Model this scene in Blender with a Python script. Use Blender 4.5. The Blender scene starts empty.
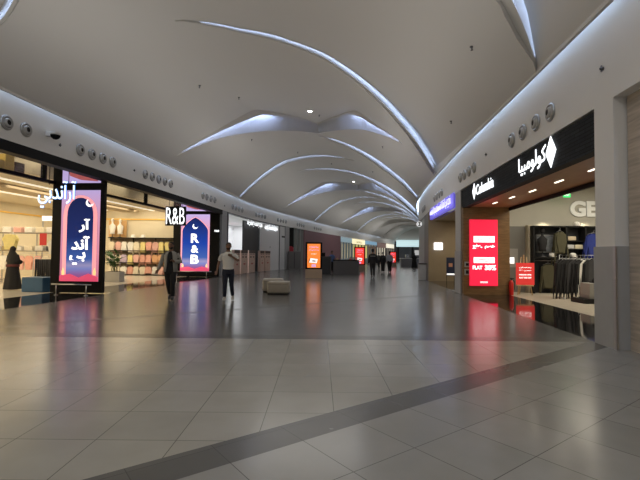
import bpy, bmesh, math, random
from mathutils import Vector, Matrix
random.seed(7)
SC = bpy.context.scene
COL = SC.collection
PI = math.pi

# ------------------------------------------------------------------ helpers
def mat(name, col, rough=.5, metal=0., emit=0., ecol=None, var=0., vscale=4., bump=0., bscale=40., alpha=1., trans=0., spec=.5):
    m = bpy.data.materials.new(name); m.use_nodes = True
    nt = m.node_tree; b = nt.nodes['Principled BSDF']
    b.inputs['Base Color'].default_value = (*col, 1)
    b.inputs['Roughness'].default_value = rough
    b.inputs['Metallic'].default_value = metal
    b.inputs['Specular IOR Level'].default_value = spec
    if emit:
        b.inputs['Emission Color'].default_value = (*(ecol or col), 1)
        b.inputs['Emission Strength'].default_value = emit
    if trans: b.inputs['Transmission Weight'].default_value = trans
    if alpha < 1: b.inputs['Alpha'].default_value = alpha
    if var or bump:
        tc = nt.nodes.new('ShaderNodeTexCoord')
        n = nt.nodes.new('ShaderNodeTexNoise'); n.inputs['Scale'].default_value = vscale
        nt.links.new(tc.outputs['Object'], n.inputs['Vector'])
    if var:
        mx = nt.nodes.new('ShaderNodeMix'); mx.data_type = 'RGBA'
        mx.inputs['A'].default_value = (*[c*(1-var) for c in col], 1)
        mx.inputs['B'].default_value = (*[min(1, c*(1+var)) for c in col], 1)
        nt.links.new(n.outputs['Fac'], mx.inputs['Factor'])
        nt.links.new(mx.outputs['Result'], b.inputs['Base Color'])
    if bump:
        n2 = nt.nodes.new('ShaderNodeTexNoise'); n2.inputs['Scale'].default_value = bscale
        nt.links.new(tc.outputs['Object'], n2.inputs['Vector'])
        bp = nt.nodes.new('ShaderNodeBump'); bp.inputs['Strength'].default_value = bump; bp.inputs['Distance'].default_value = .02
        nt.links.new(n2.outputs['Fac'], bp.inputs['Height']); nt.links.new(bp.outputs['Normal'], b.inputs['Normal'])
    return m

def tile_mat(name, col, grout, rot, w, h, off, rough, var=.06):
    m = bpy.data.materials.new(name); m.use_nodes = True
    nt = m.node_tree; b = nt.nodes['Principled BSDF']; b.inputs['Specular IOR Level'].default_value = .34
    tc = nt.nodes.new('ShaderNodeTexCoord')
    mp = nt.nodes.new('ShaderNodeMapping'); mp.vector_type = 'TEXTURE'
    mp.inputs['Rotation'].default_value = (0, 0, rot); mp.inputs['Location'].default_value = (*off, 0)
    br = nt.nodes.new('ShaderNodeTexBrick'); br.offset = 0; br.squash = 1
    br.inputs['Scale'].default_value = 1; br.inputs['Brick Width'].default_value = w; br.inputs['Row Height'].default_value = h
    br.inputs['Mortar Size'].default_value = .0035; br.inputs['Mortar Smooth'].default_value = .2; br.inputs['Bias'].default_value = 0
    br.inputs['Color1'].default_value = (*[c*(1-var) for c in col], 1); br.inputs['Color2'].default_value = (*[c*(1+var) for c in col], 1)
    br.inputs['Mortar'].default_value = (*grout, 1)
    ns = nt.nodes.new('ShaderNodeTexNoise'); ns.inputs['Scale'].default_value = 2.2; ns.inputs['Detail'].default_value = 6
    mx = nt.nodes.new('ShaderNodeMix'); mx.data_type = 'RGBA'; mx.blend_type = 'MULTIPLY'; mx.inputs['Factor'].default_value = .25
    L = nt.links.new
    L(tc.outputs['Object'], mp.inputs['Vector']); L(mp.outputs['Vector'], br.inputs['Vector']); L(tc.outputs['Object'], ns.inputs['Vector'])
    L(br.outputs['Color'], mx.inputs['A']); L(ns.outputs['Fac'], mx.inputs['B']); L(mx.outputs['Result'], b.inputs['Base Color'])
    mr = nt.nodes.new('ShaderNodeMapRange'); mr.inputs['To Min'].default_value = rough*.85; mr.inputs['To Max'].default_value = rough*1.2
    L(ns.outputs['Fac'], mr.inputs['Value']); L(mr.outputs['Result'], b.inputs['Roughness'])
    bp = nt.nodes.new('ShaderNodeBump'); bp.inputs['Strength'].default_value = .12; bp.inputs['Distance'].default_value = .002
    L(br.outputs['Fac'], bp.inputs['Height']); bp.invert = True; L(bp.outputs['Normal'], b.inputs['Normal'])
    return m

def grain_mat(name, c1, c2, scale, rough=.4, axis=(1, 1, 14), bricks=None):
    m = bpy.data.materials.new(name); m.use_nodes = True
    nt = m.node_tree; b = nt.nodes['Principled BSDF']; L = nt.links.new
    tc = nt.nodes.new('ShaderNodeTexCoord'); mp = nt.nodes.new('ShaderNodeMapping'); mp.inputs['Scale'].default_value = axis
    ns = nt.nodes.new('ShaderNodeTexNoise'); ns.inputs['Scale'].default_value = scale; ns.inputs['Detail'].default_value = 5
    cr = nt.nodes.new('ShaderNodeMix'); cr.data_type = 'RGBA'; cr.inputs['A'].default_value = (*c1, 1); cr.inputs['B'].default_value = (*c2, 1)
    mr = nt.nodes.new('ShaderNodeMapRange'); mr.inputs['From Min'].default_value = .3; mr.inputs['From Max'].default_value = .7
    L(tc.outputs['Object'], mp.inputs['Vector']); L(mp.outputs['Vector'], ns.inputs['Vector']); L(ns.outputs['Fac'], mr.inputs['Value'])
    L(mr.outputs['Result'], cr.inputs['Factor']); L(cr.outputs['Result'], b.inputs['Base Color'])
    b.inputs['Roughness'].default_value = rough
    return m

def ramp_emit(name, stops, z0, z1, strength):
    """what a lit screen shows: a vertical run of colours between two heights of the object"""
    m = bpy.data.materials.new(name); m.use_nodes = True
    nt = m.node_tree; b = nt.nodes['Principled BSDF']; L = nt.links.new
    tc = nt.nodes.new('ShaderNodeTexCoord'); sp = nt.nodes.new('ShaderNodeSeparateXYZ')
    mr = nt.nodes.new('ShaderNodeMapRange'); mr.inputs['From Min'].default_value = z0; mr.inputs['From Max'].default_value = z1
    cr = nt.nodes.new('ShaderNodeValToRGB')
    while len(cr.color_ramp.elements) < len(stops): cr.color_ramp.elements.new(.5)
    for e, (p, c) in zip(cr.color_ramp.elements, stops): e.position = p; e.color = (*c, 1)
    L(tc.outputs['Object'], sp.inputs['Vector']); L(sp.outputs['Z'], mr.inputs['Value']); L(mr.outputs['Result'], cr.inputs['Fac'])
    L(cr.outputs['Color'], b.inputs['Emission Color']); b.inputs['Emission Strength'].default_value = strength
    b.inputs['Base Color'].default_value = (.01, .01, .01, 1); b.inputs['Roughness'].default_value = .4; b.inputs['Specular IOR Level'].default_value = .05
    return m

class MB:
    def __init__(s): s.bm = bmesh.new(); s.mi = 0
    def face(s, pts):
        vs = [s.bm.verts.new(p) for p in pts]; f = s.bm.faces.new(vs); f.material_index = s.mi; return f
    def box(s, x0, y0, z0, x1, y1, z1, M=None, bev=0):
        r = bmesh.ops.create_cube(s.bm, size=1)
        vs = r['verts']
        for v in vs:
            v.co = Vector(((x0+x1)/2+v.co.x*(x1-x0), (y0+y1)/2+v.co.y*(y1-y0), (z0+z1)/2+v.co.z*(z1-z0)))
        fs = {f for v in vs for f in v.link_faces}
        if bev:
            es = list({e for v in vs for e in v.link_edges})
            r2 = bmesh.ops.bevel(s.bm, geom=es, offset=bev, segments=2, affect='EDGES', profile=.6)
            fs = set(r2['faces']) | {f for f in fs if f.is_valid}
            vs = list({v for f in fs for v in f.verts})
        for f in fs: f.material_index = s.mi
        if M is not None:
            for v in vs: v.co = M @ v.co
        return s
    def prism(s, poly, z0, z1):
        a = [s.bm.verts.new((x, y, z0)) for x, y in poly]; b = [s.bm.verts.new((x, y, z1)) for x, y in poly]
        n = len(poly)
        for f in [s.bm.faces.new(a[::-1]), s.bm.faces.new(b)] + [s.bm.faces.new((a[i], a[(i+1) % n], b[(i+1) % n], b[i])) for i in range(n)]:
            f.material_index = s.mi
        return s
    def slab_xz(s, poly, y0, y1):
        """polygon drawn in x,z and given thickness along y"""
        a = [s.bm.verts.new((x, y0, z)) for x, z in poly]; b = [s.bm.verts.new((x, y1, z)) for x, z in poly]
        n = len(poly)
        for f in [s.bm.faces.new(a), s.bm.faces.new(b[::-1])] + [s.bm.faces.new((a[i], b[i], b[(i+1) % n], a[(i+1) % n])) for i in range(n)]:
            f.material_index = s.mi
        return s
    def lathe(s, prof, n=20, M=None):
        rings = []
        for r, z in prof:
            rings.append([s.bm.verts.new((r*math.cos(2*PI*i/n), r*math.sin(2*PI*i/n), z)) for i in range(n)])
        for a, b in zip(rings, rings[1:]):
            for i in range(n):
                f = s.bm.faces.new((a[i], a[(i+1) % n], b[(i+1) % n], b[i])); f.material_index = s.mi; f.smooth = True
        for ring, rev in ((rings[0], True), (rings[-1], False)):
            f = s.bm.faces.new(ring[::-1] if rev else ring); f.material_index = s.mi
        if M is not None:
            for ring in rings:
                for v in ring: v.co = M @ v.co
        return s
    def tube(s, pts, rad, n=10, side=None, smooth=True):
        """limb-like loft: rad is a list of r or (rx, ry); side keeps the wide axis"""
        pts = [Vector(p) for p in pts]; rings = []
        for i, p in enumerate(pts):
            d = (pts[min(i+1, len(pts)-1)] - pts[max(i-1, 0)]).normalized()
            sd = Vector(side) if side else (Vector((1, 0, 0)) if abs(d.x) < .9 else Vector((0, 1, 0)))
            u = (sd - d*sd.dot(d)).normalized(); w = d.cross(u)
            r = rad[i] if isinstance(rad, (list, tuple)) else rad
            rx, ry = r if isinstance(r, tuple) else (r, r)
            rings.append([s.bm.verts.new(p+u*rx*math.cos(2*PI*k/n)+w*ry*math.sin(2*PI*k/n)) for k in range(n)])
        for a, b in zip(rings, rings[1:]):
            for i in range(n):
                f = s.bm.faces.new((a[i], a[(i+1) % n], b[(i+1) % n], b[i])); f.material_index = s.mi; f.smooth = smooth
        for ring, rev in ((rings[0], True), (rings[-1], False)):
            f = s.bm.faces.new(ring[::-1] if rev else ring); f.material_index = s.mi; f.smooth = smooth
        return s
    def ball(s, c, r, n=12, M=None):
        rx, ry, rz = r if isinstance(r, tuple) else (r, r, r)
        q = bmesh.ops.create_uvsphere(s.bm, u_segments=n, v_segments=max(6, n*2//3), radius=1)
        for v in q['verts']:
            v.co = Vector((v.co.x*rx, v.co.y*ry, v.co.z*rz))
            if M is not None: v.co = M @ v.co
            v.co += Vector(c)
        for f in {f for v in q['verts'] for f in v.link_faces}: f.smooth = True; f.material_index = s.mi
        return s
    def mesh(s, name, m):
        me = bpy.data.meshes.new(name)
        bmesh.ops.recalc_face_normals(s.bm, faces=s.bm.faces)
        s.bm.to_mesh(me); s.bm.free()
        for x in (m if isinstance(m, (list, tuple)) else [m]): me.materials.append(x)
        return me
    def build(s, name, m, parent=None, loc=None, rz=None):
        o = bpy.data.objects.new(name, s.mesh(name, m)); COL.objects.link(o)
        if parent: o.parent = parent
        if loc: o.location = loc
        if rz is not None: o.rotation_euler.z = rz
        return o

def tag(o, label=None, cat=None, group=None, kind=None):
    if label: o['label'] = label
    if cat: o['category'] = cat
    if group: o['group'] = group
    if kind: o['kind'] = kind
    return o
def thing(name, label, cat, loc=(0, 0, 0), rz=0, group=None):
    o = bpy.data.objects.new(name, None); COL.objects.link(o); o.empty_display_size = .2
    o.location = loc; o.rotation_euler.z = rz
    return tag(o, label, cat, group)
def struct(o): o['kind'] = 'structure'; return o
def copy_tree(o, parent=None):
    c = o.copy(); COL.objects.link(c); c.parent = parent
    for ch in [x for x in COL.objects if x.parent == o]: copy_tree(ch, c)
    return c
def dup(o, loc, rz, label, group=None):
    c = copy_tree(o); c.location = loc; c.rotation_euler.z = rz; c['label'] = label
    if group: c['group'] = group
    return c
def text_obj(name, body, m, size, parent, loc, rz=0, bold=0., depth=.01, align='CENTER', width=None, height=None, spacing=1.):
    """flat lettering standing in its own x,z plane and facing -y"""
    c = bpy.data.curves.new(name, 'FONT'); c.body = body; c.size = size; c.offset = bold; c.extrude = depth/2; c.align_x = align
    c.space_character = spacing; c.resolution_u = 4
    t = bpy.data.objects.new(name, c); COL.objects.link(t)
    bpy.context.view_layer.update()
    me = bpy.data.meshes.new_from_object(t.evaluated_get(bpy.context.evaluated_depsgraph_get()))
    bpy.data.objects.remove(t)
    xs = [v.co.x for v in me.vertices]; ys = [v.co.y for v in me.vertices]
    sx = width/(max(xs)-min(xs)) if width else 1; sy = height/(max(ys)-min(ys)) if height else (sx if width else 1)
    if height and not width: sx = sy
    cx = (max(xs)+min(xs))/2; cy = (max(ys)+min(ys))/2
    for v in me.vertices: v.co = Vector(((v.co.x-cx)*sx, -v.co.z, (v.co.y-cy)*sy))
    me.materials.clear(); me.materials.append(m)
    o = bpy.data.objects.new(name, me); COL.objects.link(o); o.parent = parent; o.location = loc; o.rotation_euler.z = rz
    return o
def lerp(tb, x):
    if x <= tb[0][0]: a, b = tb[0], tb[1]
    elif x >= tb[-1][0]: a, b = tb[-2], tb[-1]
    else:
        for a, b in zip(tb, tb[1:]):
            if a[0] <= x <= b[0]: break
    return a[1]+(b[1]-a[1])*(x-a[0])/(b[0]-a[0])
def clampi(tb, x): return lerp(tb, max(tb[0][0], min(tb[-1][0], x)))
def area(name, loc, rot, sx, sy, power, col=(1, 1, 1), spread=None):
    l = bpy.data.lights.new(name, 'AREA'); l.shape = 'RECTANGLE'; l.size = sx; l.size_y = sy; l.energy = power; l.color = col
    if spread: l.spread = spread
    o = bpy.data.objects.new(name, l); COL.objects.link(o); o.location = loc; o.rotation_euler = rot; return o

def script_strokes(m, parent, loc, width, height, n, seed, rz=0, depth=.01, name='lettering'):
    rnd = random.Random(seed); b = MB(); p = width/n; hh = height/2
    for i in range(n):
        x = -width/2+p*(i+.5); k = rnd.randrange(5); th = p*.14
        q = lambda x0, z0, x1, z1: b.box(x+x0*p, -depth/2, z0*hh, x+x1*p, depth/2, z1*hh)
        q(-.5, -.45, .5, -.25) if rnd.random() < .55 else None
        if k == 0: q(-.1, -.4, .12, 1)
        elif k == 1: q(-.4, -.4, -.18, .35); q(.15, -.4, .37, .35)
        elif k == 2: q(-.35, .1, .35, .32); q(.13, -.4, .35, .1); q(-.35, -.9, -.1, -.4)
        elif k == 3: q(-.35, -.4, -.13, .6); q(-.13, .4, .3, .6); q(-.05, -.9, .15, -.7)
        else: q(-.3, -.3, -.08, .5); q(.1, -.3, .32, .5); q(-.08, .3, .1, .5); q(-.08, .75, .1, .95)
    o = b.build(name, m, parent, loc, rz); return o

# ------------------------------------------------------------------ plan of the mall
LP = [(-5, -9.36), (30, -5.86), (35, -5.1), (40, -3.8), (49, -1.3), (57, 1.2), (70, 5.6), (90, 12.6), (113, 21.7)]
RP = [(-5, 3.7), (16, 5.32), (24, 6.15), (31, 7.2), (38, 8.75), (46, 10.9), (60, 15.2), (120, 36)]
def smooth_curve(tb):
    def f(y):
        return (lerp(tb, y-2)+2*lerp(tb, y-1)+2*lerp(tb, y)+2*lerp(tb, y+1)+lerp(tb, y+2))/8 if y > 26 or tb is RP and y > 13 else lerp(tb, y)
    return f
LX, RX = smooth_curve(LP), smooth_curve(RP)
def wang(f, y): return math.atan2(f(y+.5)-f(y-.5), 1.0)   # the wall's turn from +y towards +x
YB, YE = -4.0, 104.0
FB_L, FB_R, FT = 4.2, 3.95, 5.3

# ------------------------------------------------------------------ materials
ordn = ('first', 'second', 'third', 'fourth')
white_paint = mat('white_paint', (.80, .79, .77), .55, var=.04, vscale=.6)
ceil_paint = mat('ceiling_paint', (.66, .645, .62), .7, var=.03, vscale=.3)
black = mat('black_panel', (.006, .006, .007), .55, spec=.12)
matte_black = mat('matte_black', (.014, .014, .014), .6, spec=.2)
granite = mat('black_granite', (.015, .015, .016), .06, var=.3, vscale=30)
steel = mat('brushed_steel', (.5, .5, .5), .3, 1.)
dark_steel = mat('dark_steel', (.12, .12, .13), .35, .8)
clad = mat('grey_cladding', (.40, .405, .41), .4, var=.08)
cream = mat('cream_wall', (.76, .68, .51), .6, var=.04)
cream_floor = mat('cream_shop_floor', (.75, .68, .55), .15, var=.05)
gold = mat('gold_trim', (.85, .55, .12), .35, .3)
glass = mat('shop_glass', (1, 1, 1), .02, alpha=.12)
led = mat('cove_led', (.6, .75, 1), .5, emit=7, ecol=(.52, .67, 1))
led2 = mat('cove_led_wall', (.6, .75, 1), .5, emit=7, ecol=(.6, .75, 1))
letter_white = mat('lit_letter', (1, 1, 1), .4, emit=1.5, ecol=(.93, .97, 1))
letter_blue = mat('lit_letter_cool', (1, 1, 1), .4, emit=1.5, ecol=(.72, .9, 1))
halo_blue = mat('blue_letter_edge', (.1, .3, .9), .4, emit=.45, ecol=(.1, .4, 1))
print_white = mat('printed_white', (1, 1, 1), .5, emit=.9)
wood = grain_mat('warm_wood', (.16, .09, .035), (.27, .155, .065), 3, .35, (1.2, 1.2, 12))
wood_soffit = grain_mat('canopy_wood', (.28, .13, .055), (.38, .19, .09), 2.2, .35, (10, 1, 1))
stone_strip = grain_mat('grey_striped_stone', (.36, .31, .26), (.58, .50, .43), 2.5, .35, (.6, .6, 9))

tileB = tile_mat('beige_tiles', (.37, .355, .31), (.11, .10, .085), 0, .61, .587, (.14, 3.30-.587*8), .2)
AN = math.radians(36.9)
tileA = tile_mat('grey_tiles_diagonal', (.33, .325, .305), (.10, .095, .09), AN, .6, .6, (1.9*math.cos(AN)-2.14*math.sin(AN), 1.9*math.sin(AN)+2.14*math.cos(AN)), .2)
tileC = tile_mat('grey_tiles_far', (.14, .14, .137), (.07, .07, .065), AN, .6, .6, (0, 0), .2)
tileD = tile_mat('dark_band_tiles', (.12, .118, .11), (.07, .07, .065), AN, .6, 3, (1.9*math.cos(AN), 1.9*math.sin(AN)), .25)
tileH = tile_mat('dark_band_tiles_straight', (.11, .108, .10), (.08, .075, .07), 0, .61, 3, (.14, 0), .25)

# ------------------------------------------------------------------ floor
bm = bmesh.new()
ys = [YB, 0, 5, 10, 15, 20, 24, 28, 32, 36, 40, 45, 50, 57, 64, 72, 82, 92, YE]
lv = [bm.verts.new((LX(y), y, 0)) for y in ys]; rv = [bm.verts.new((RX(y), y, 0)) for y in ys]
for i in range(len(ys)-1): bm.faces.new((lv[i], rv[i], rv[i+1], lv[i+1]))
S1, T_in, T_out = math.tan(AN), 3.83, 3.40
def cut(co, no): bmesh.ops.bisect_plane(bm, geom=list(bm.verts)+list(bm.edges)+list(bm.faces), plane_co=co, plane_no=no)
dn = Vector((-S1, 1, 0)).normalized()
for c in (T_in, T_out, 12.85, 12.45): cut((0, c, 0), dn)
for y in (7.24, 7.6): cut((0, y, 0), (0, 1, 0))
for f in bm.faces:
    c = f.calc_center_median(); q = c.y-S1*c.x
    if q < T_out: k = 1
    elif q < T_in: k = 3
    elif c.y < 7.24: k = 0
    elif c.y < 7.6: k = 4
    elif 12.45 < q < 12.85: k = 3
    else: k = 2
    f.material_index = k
for side, f, o1, o2, y0, y1 in ((-1, LX, 2.1, 11.0, 3, 28), (1, RX, 1.75, 9.5, 7.15, 17.2), (1, RX, 2.0, 6.0, 17.2, 24.4)):
    yy = [y0+(y1-y0)*k/6 for k in range(7)]
    for a, b in zip(yy, yy[1:]):
        for (p, q, k) in ((0, o1, 5), (o1, o2, 6)):
            fc = bm.faces.new([bm.verts.new(v) for v in ((f(a)+side*p, a, 0), (f(a)+side*q, a, 0), (f(b)+side*q, b, 0), (f(b)+side*p, b, 0))]); fc.material_index = k
for f in bm.faces:
    f.normal_update()
    if f.normal.z < 0: f.normal_flip()
me = bpy.data.meshes.new('floor'); bm.to_mesh(me); bm.free()
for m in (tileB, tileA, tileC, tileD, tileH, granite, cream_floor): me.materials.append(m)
fo = bpy.data.objects.new('floor', me); COL.objects.link(fo); struct(fo)

# ------------------------------------------------------------------ vaulted ceiling of overlapping shells
INS = .17
def vault(t): return FT+2.9*(1-t*t)
PER = 20.6
T1 = [(-1, 9.1), (-.71, 8.68), (-.45, 8.2), (0, 8.75), (.26, 8.75), (.85, 8.75), (1, 9.1)]
T1f = [(-1, 9.0), (-.8, 8.7), (-.6, 8.0), (0, 6.8), (.5, 6.9), (.84, 7.72), (.91, 8.18), (.97, 8.65), (1, 9.0)]
T2 = [(-1, 9.7), (-.7, 10.2), (-.39, 11.4), (-.19, 12.6), (0, 13.4), (.2, 14.25), (.39, 15.4), (.57, 16.6), (.8, 18.4), (1, 20.4)]
T3 = [(-1, 18.2), (-.89, 18.8), (-.66, 20.0), (-.46, 21.3), (-.22, 22.7), (0, 23.6), (.2, 22.6), (.4, 21.2), (.7, 20.0), (1, 21.0)]
T4 = [(-1, 18.7), (-.89, 19.3), (-.66, 20.5), (-.46, 21.8), (-.22, 23.2), (0, 24.1), (.34, 26.2), (.62, 28.0), (.85, 28.7), (1, 29.4)]
D1a = [(-1, .05), (-.9, .15), (-.75, .2), (-.5, .1), (-.3, 0), (.4, 0), (.6, .45), (.84, .6), (.92, .45), (.985, 0)]
D1b = [(-1, .12), (-.7, .26), (-.45, .24), (0, .12), (.3, 0)]
D2 = [(-.42, 0), (-.3, .07), (-.04, .13), (.02, .11), (.2, .16), (.39, .22), (.6, .32), (.8, .42), (.95, .45), (1, .35)]
D3 = [(-.92, 0), (-.66, .45), (-.46, 1.05), (-.2, .75), (0, .5), (.2, .75), (.35, .95), (.53, .38), (.72, 0)]
D4 = [(0, 0), (.1, .08), (.34, .2), (.6, .32), (.85, .3), (1, .15)]
RIS = []
for k in range(-1, 5):
    for T, D in ((T1f if k == 0 else T1, D1a if k <= 0 else D1b), (T2, D2), (T3, D3), (T4, D4)):
        RIS.append((lambda t, T=T, k=k: clampi(T, t)+PER*k, D))
RIS = [r for r in RIS if r[0](0) > 3.2 and r[0](0) < 97 and not (r[1] is D4 and r[0](0) < 5)]
def cx(t, y):
    l, r = LX(y)+INS, RX(y)-INS
    return (l+r)/2+t*(r-l)/2
NT = 72
ts = [-1+2*i/NT for i in range(NT+1)]
shells = MB(); ledm = MB(); ledb = MB(); bm = shells.bm
def dz(D, t): return max(0, clampi(D, t)) if D else 0
def mk(i):
    """shell i spans riser i-1 .. riser i"""
    y0f = RIS[i-1][0] if i > 0 else (lambda t: YB)
    y1f = RIS[i][0] if i < len(RIS) else (lambda t: YE)
    D = RIS[i][1] if i < len(RIS) else None
    NS = 10
    rows = []
    for s in range(NS+1):
        row = []
        for t in ts:
            a, b = y0f(t), y1f(t); d = dz(D, t)
            fr = min(1, s/NS); y = a+(b-a)*fr
            row.append(bm.verts.new((cx(t, y), y, vault(t)+d*fr*fr)))
        rows.append(row)
    for r0, r1 in zip(rows, rows[1:]):
        for j in range(NT):
            f = bm.faces.new((r0[j], r0[j+1], r1[j+1], r1[j])); f.smooth = True
    return rows[-1], D, y1f
backs = [mk(i) for i in range(len(RIS)+1)]
for i, (yf, D) in enumerate(RIS):
    nxt = RIS[i+1] if i+1 < len(RIS) else None
    # light pocket over the back edge of the upper shell, riser standing on the lower shell
    g0, g1, g2, g3 = [], [], [], []
    def off(t, w):
        e_ = .004; ta, tb = max(-1, t-e_), min(1, t+e_)
        dx, dy = cx(tb, yf(tb))-cx(ta, yf(ta)), yf(tb)-yf(ta); n_ = math.hypot(dx, dy)
        y_ = yf(t); x_ = cx(t, y_)-dy/n_*w; y_ += dx/n_*w
        l_, r_ = LX(y_)+INS, RX(y_)-INS
        return min(max(x_, l_), r_), y_
    for j, t in enumerate(ts):
        d = dz(D, t); x, y = off(t, .42*d); zz = vault(t); h = d+.34*d
        if nxt:
            a, b = yf(t), nxt[0](t); fr = min(1, max(0, (y-a)/(b-a))) if b > a else 0; zz += dz(nxt[1], t)*fr*fr
        zz = min(zz, vault(t)+h)
        g0.append(bm.verts.new((x, y, zz-.02))); g1.append(bm.verts.new((x, y, vault(t)+h)))
        xb, yb = off(t, -.35*d)
        g2.append(bm.verts.new((xb, yb, vault(t)+h))); g3.append(bm.verts.new((xb, yb, vault(t)+.75*d)))
    for j in range(NT):
        if dz(D, ts[j])+dz(D, ts[j+1]) > .01:
            for p, q in ((g0, g1), (g1, g2), (g2, g3)): bm.faces.new((p[j], p[j+1], q[j+1], q[j]))
    # the strip light lying behind the edge of the upper shell
    for j in range(NT):
        t, u = ts[j], ts[j+1]; d, e = dz(D, t), dz(D, u)
        if min(d, e) < .05 or yf(t) > 80 or (D is D3 and -.36 < t < .28): continue
        def P(t, d, w, z): return (*off(t, w*d), vault(t)+z)
        (ledb if D is D3 else ledm).face((P(t, d, -.03, 1.03*d), P(u, e, -.03, 1.03*e), P(u, e, -.03, 1.2*e), P(t, d, -.03, 1.2*d)))
me = bpy.data.meshes.new('ceiling'); bmesh.ops.recalc_face_normals(bm, faces=bm.faces); bm.to_mesh(me); bm.free(); me.materials.append(ceil_paint)
ceiling = bpy.data.objects.new('ceiling', me); COL.objects.link(ceiling); struct(ceiling)
ledm.build('cove_light', led, ceiling); ledb.build('cove_light', mat('cove_led_wide', (.6, .75, 1), .5, emit=19, ecol=(.44, .58, 1)), ceiling)

# ------------------------------------------------------------------ fascias, walls
def ribbon(f, side, y0, y1, o0, o1, z0, z1, name, m, parent=None, step=1.0):
    """solid band along a wall line between two offsets (metres behind the line) and two heights"""
    b = MB(); n = max(1, int(abs(y1-y0)/step)); rings = []
    for i in range(n+1):
        y = y0+(y1-y0)*i/n; x = f(y)
        rings.append([b.bm.verts.new((x+side*o, y, z)) for o, z in ((o0, z0), (o1, z0), (o1, z1), (o0, z1))])
    for a, c in zip(rings, rings[1:]):
        for k in range(4): b.bm.faces.new((a[k], a[(k+1) % 4], c[(k+1) % 4], c[k]))
    b.bm.faces.new(rings[0]); b.bm.faces.new(rings[-1][::-1])
    return b.build(name, m, parent)
wall_l = struct(ribbon(LX, -1, YB, YE, 0, .35, FB_L, 5.8, 'wall_left', white_paint))
wall_r = struct(ribbon(RX, 1, YB, YE, 0, .35, FB_R, 5.8, 'wall_right', white_paint))
for f, s, w in ((LX, -1, wall_l), (RX, 1, wall_r)):
    ribbon(f, -s, YB, YE, -.3, INS+.06, 5.74, 5.8, 'cove_cap', ceil_paint, w)
    ribbon(f, -s, YB, YE, INS, INS+.06, FT, 5.74, 'cove_back', ceil_paint, w)
    ribbon(f, -s, YB, 90, .05, .12, 5.70, 5.71, 'cove_light', led2, w, 2)
struct(ribbon(LX, -1, YB, 26.9, -.005, .3, 3.93, FB_L, 'trim_1', black))

# left shop shell -----------------------------------------------------------
OL = 2.1
shop = MB()
lx = lambda y, o: LX(y)-o
sh = struct(ribbon(LX, -1, 3, 28, .35, OL+.9, 4.75, 4.8, 'trim_2', matte_black))
struct(ribbon(LX, -1, 3, 28, OL+.9, 11, 4.2, 4.3, 'ceiling', mat('shop_ceiling', (.75, .66, .5), .7, var=.03)))
struct(ribbon(LX, -1, 3, 28, OL+.9, OL+1.0, 4.3, 4.8, 'trim_3', cream))
struct(ribbon(LX, -1, 3, 28.2, 11, 11.2, 0, 4.3, 'wall_shop_back', cream))
b = MB(); b.box(LX(28)-11.2, 28, 0, LX(28)-.9, 28.2, 4.9); struct(b.build('wall_shop_side', cream))
b = MB(); b.box(LX(3)-11.2, 2.8, 0, LX(3), 3, 4.9); struct(b.build('wall_shop_near', cream))
b = MB(); b.box(LX(2)-1, YB, 0, LX(-4), 2.8, FB_L); struct(b.build('wall_left_near', white_paint))
b = MB(); b.box(LX(28)-10.9, 27.9, 3.6, LX(28)-OL-.1, 28.0, 3.68); struct(b.build('trim_4', gold))
ribbon(LX, -1, 3, 28, 10.9, 11, 3.6, 3.68, 'trim_5', gold).__setitem__('kind', 'structure')

# pier between the two left shops
b = MB()
b.prism([(LX(26.9)-.9, 26.9), (LX(26.9)-.02, 26.9), (LX(27.9)-.02, 27.9), (LX(28.2)-.9, 28.2)], 0, FB_L)
struct(b.build('wall_pier_left', mat('pier_grey', (.36, .36, .38), .5, var=.05)))

# lit lines and small spotlights in the ceiling of the fashion shop
cl_line = mat('ceiling_line', (1, .95, .8), .5, emit=.6)
struct(ribbon(LX, -1, 4, 27.5, 4.6, 4.75, 4.15, 4.19, 'trim_11', cl_line)); struct(ribbon(LX, -1, 4, 27.5, 7.6, 7.75, 4.15, 4.19, 'trim_12', cl_line))
struct(ribbon(LX, -1, 4, 27.5, 5.6, 6.6, 4.05, 4.19, 'trim_13', mat('ceiling_drop', (.45, .36, .24), .7)))
k = 0
for y in (14, 17.5, 21, 24.5):
    for o_ in (3.9, 7.1):
        t = thing('ceiling_spotlight', 'small ceiling spotlight in the fashion shop, %s row, %s from the viewer' % (('front', 'rear')[o_ > 5], ordn[k//2]), 'spotlight', (LX(y)-o_, y, 4.2), 0, 'spotlights in the fashion shop ceiling')
        b = MB(); b.lathe([(.09, 0), (.09, -.03), (.06, -.035), (.055, -.01)], 16); b.build('ring', dark_steel, t)
        b = MB(); b.lathe([(.053, -.01), (.05, -.03)], 16); b.build('lens', mat('small_lens', (1, 1, 1), .4, emit=6, ecol=(1, .9, .7)), t); k += 1

# storefront frame (black): head bar, uprights, transom glass
sf = thing('storefront', 'wide black framed storefront of the fashion shop with glass transom', 'storefront', (0, 0, 0))
def on_l(y, o): return (LX(y)-o, y)
ribbon(LX, -1, 3.1, 27.8, OL-.04, OL+.1, 3.84, 3.95, 'head_bar', black, sf)
ribbon(LX, -1, 3.1, 27.8, OL-.04, OL+.1, 4.66, 4.74, 'top_bar', black, sf)
ribbon(LX, -1, 3.1, 27.8, OL+.02, OL+.035, 3.95, 4.66, 'transom_glass', glass, sf)
for y in (8, 14.6, 15.7, 21.5, 27.2):
    b = MB(); x, _ = on_l(y, OL); b.box(x-.1, y-.05, 3.95, x+.06, y+.05, 4.66); b.build('mullion', black, sf)
for y in (15.35, 26.9):
    b = MB(); x, _ = on_l(y, OL); b.box(x-.1, y-.07, 0, x+.08, y+.07, 3.84); b.build('upright', black, sf)
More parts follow.
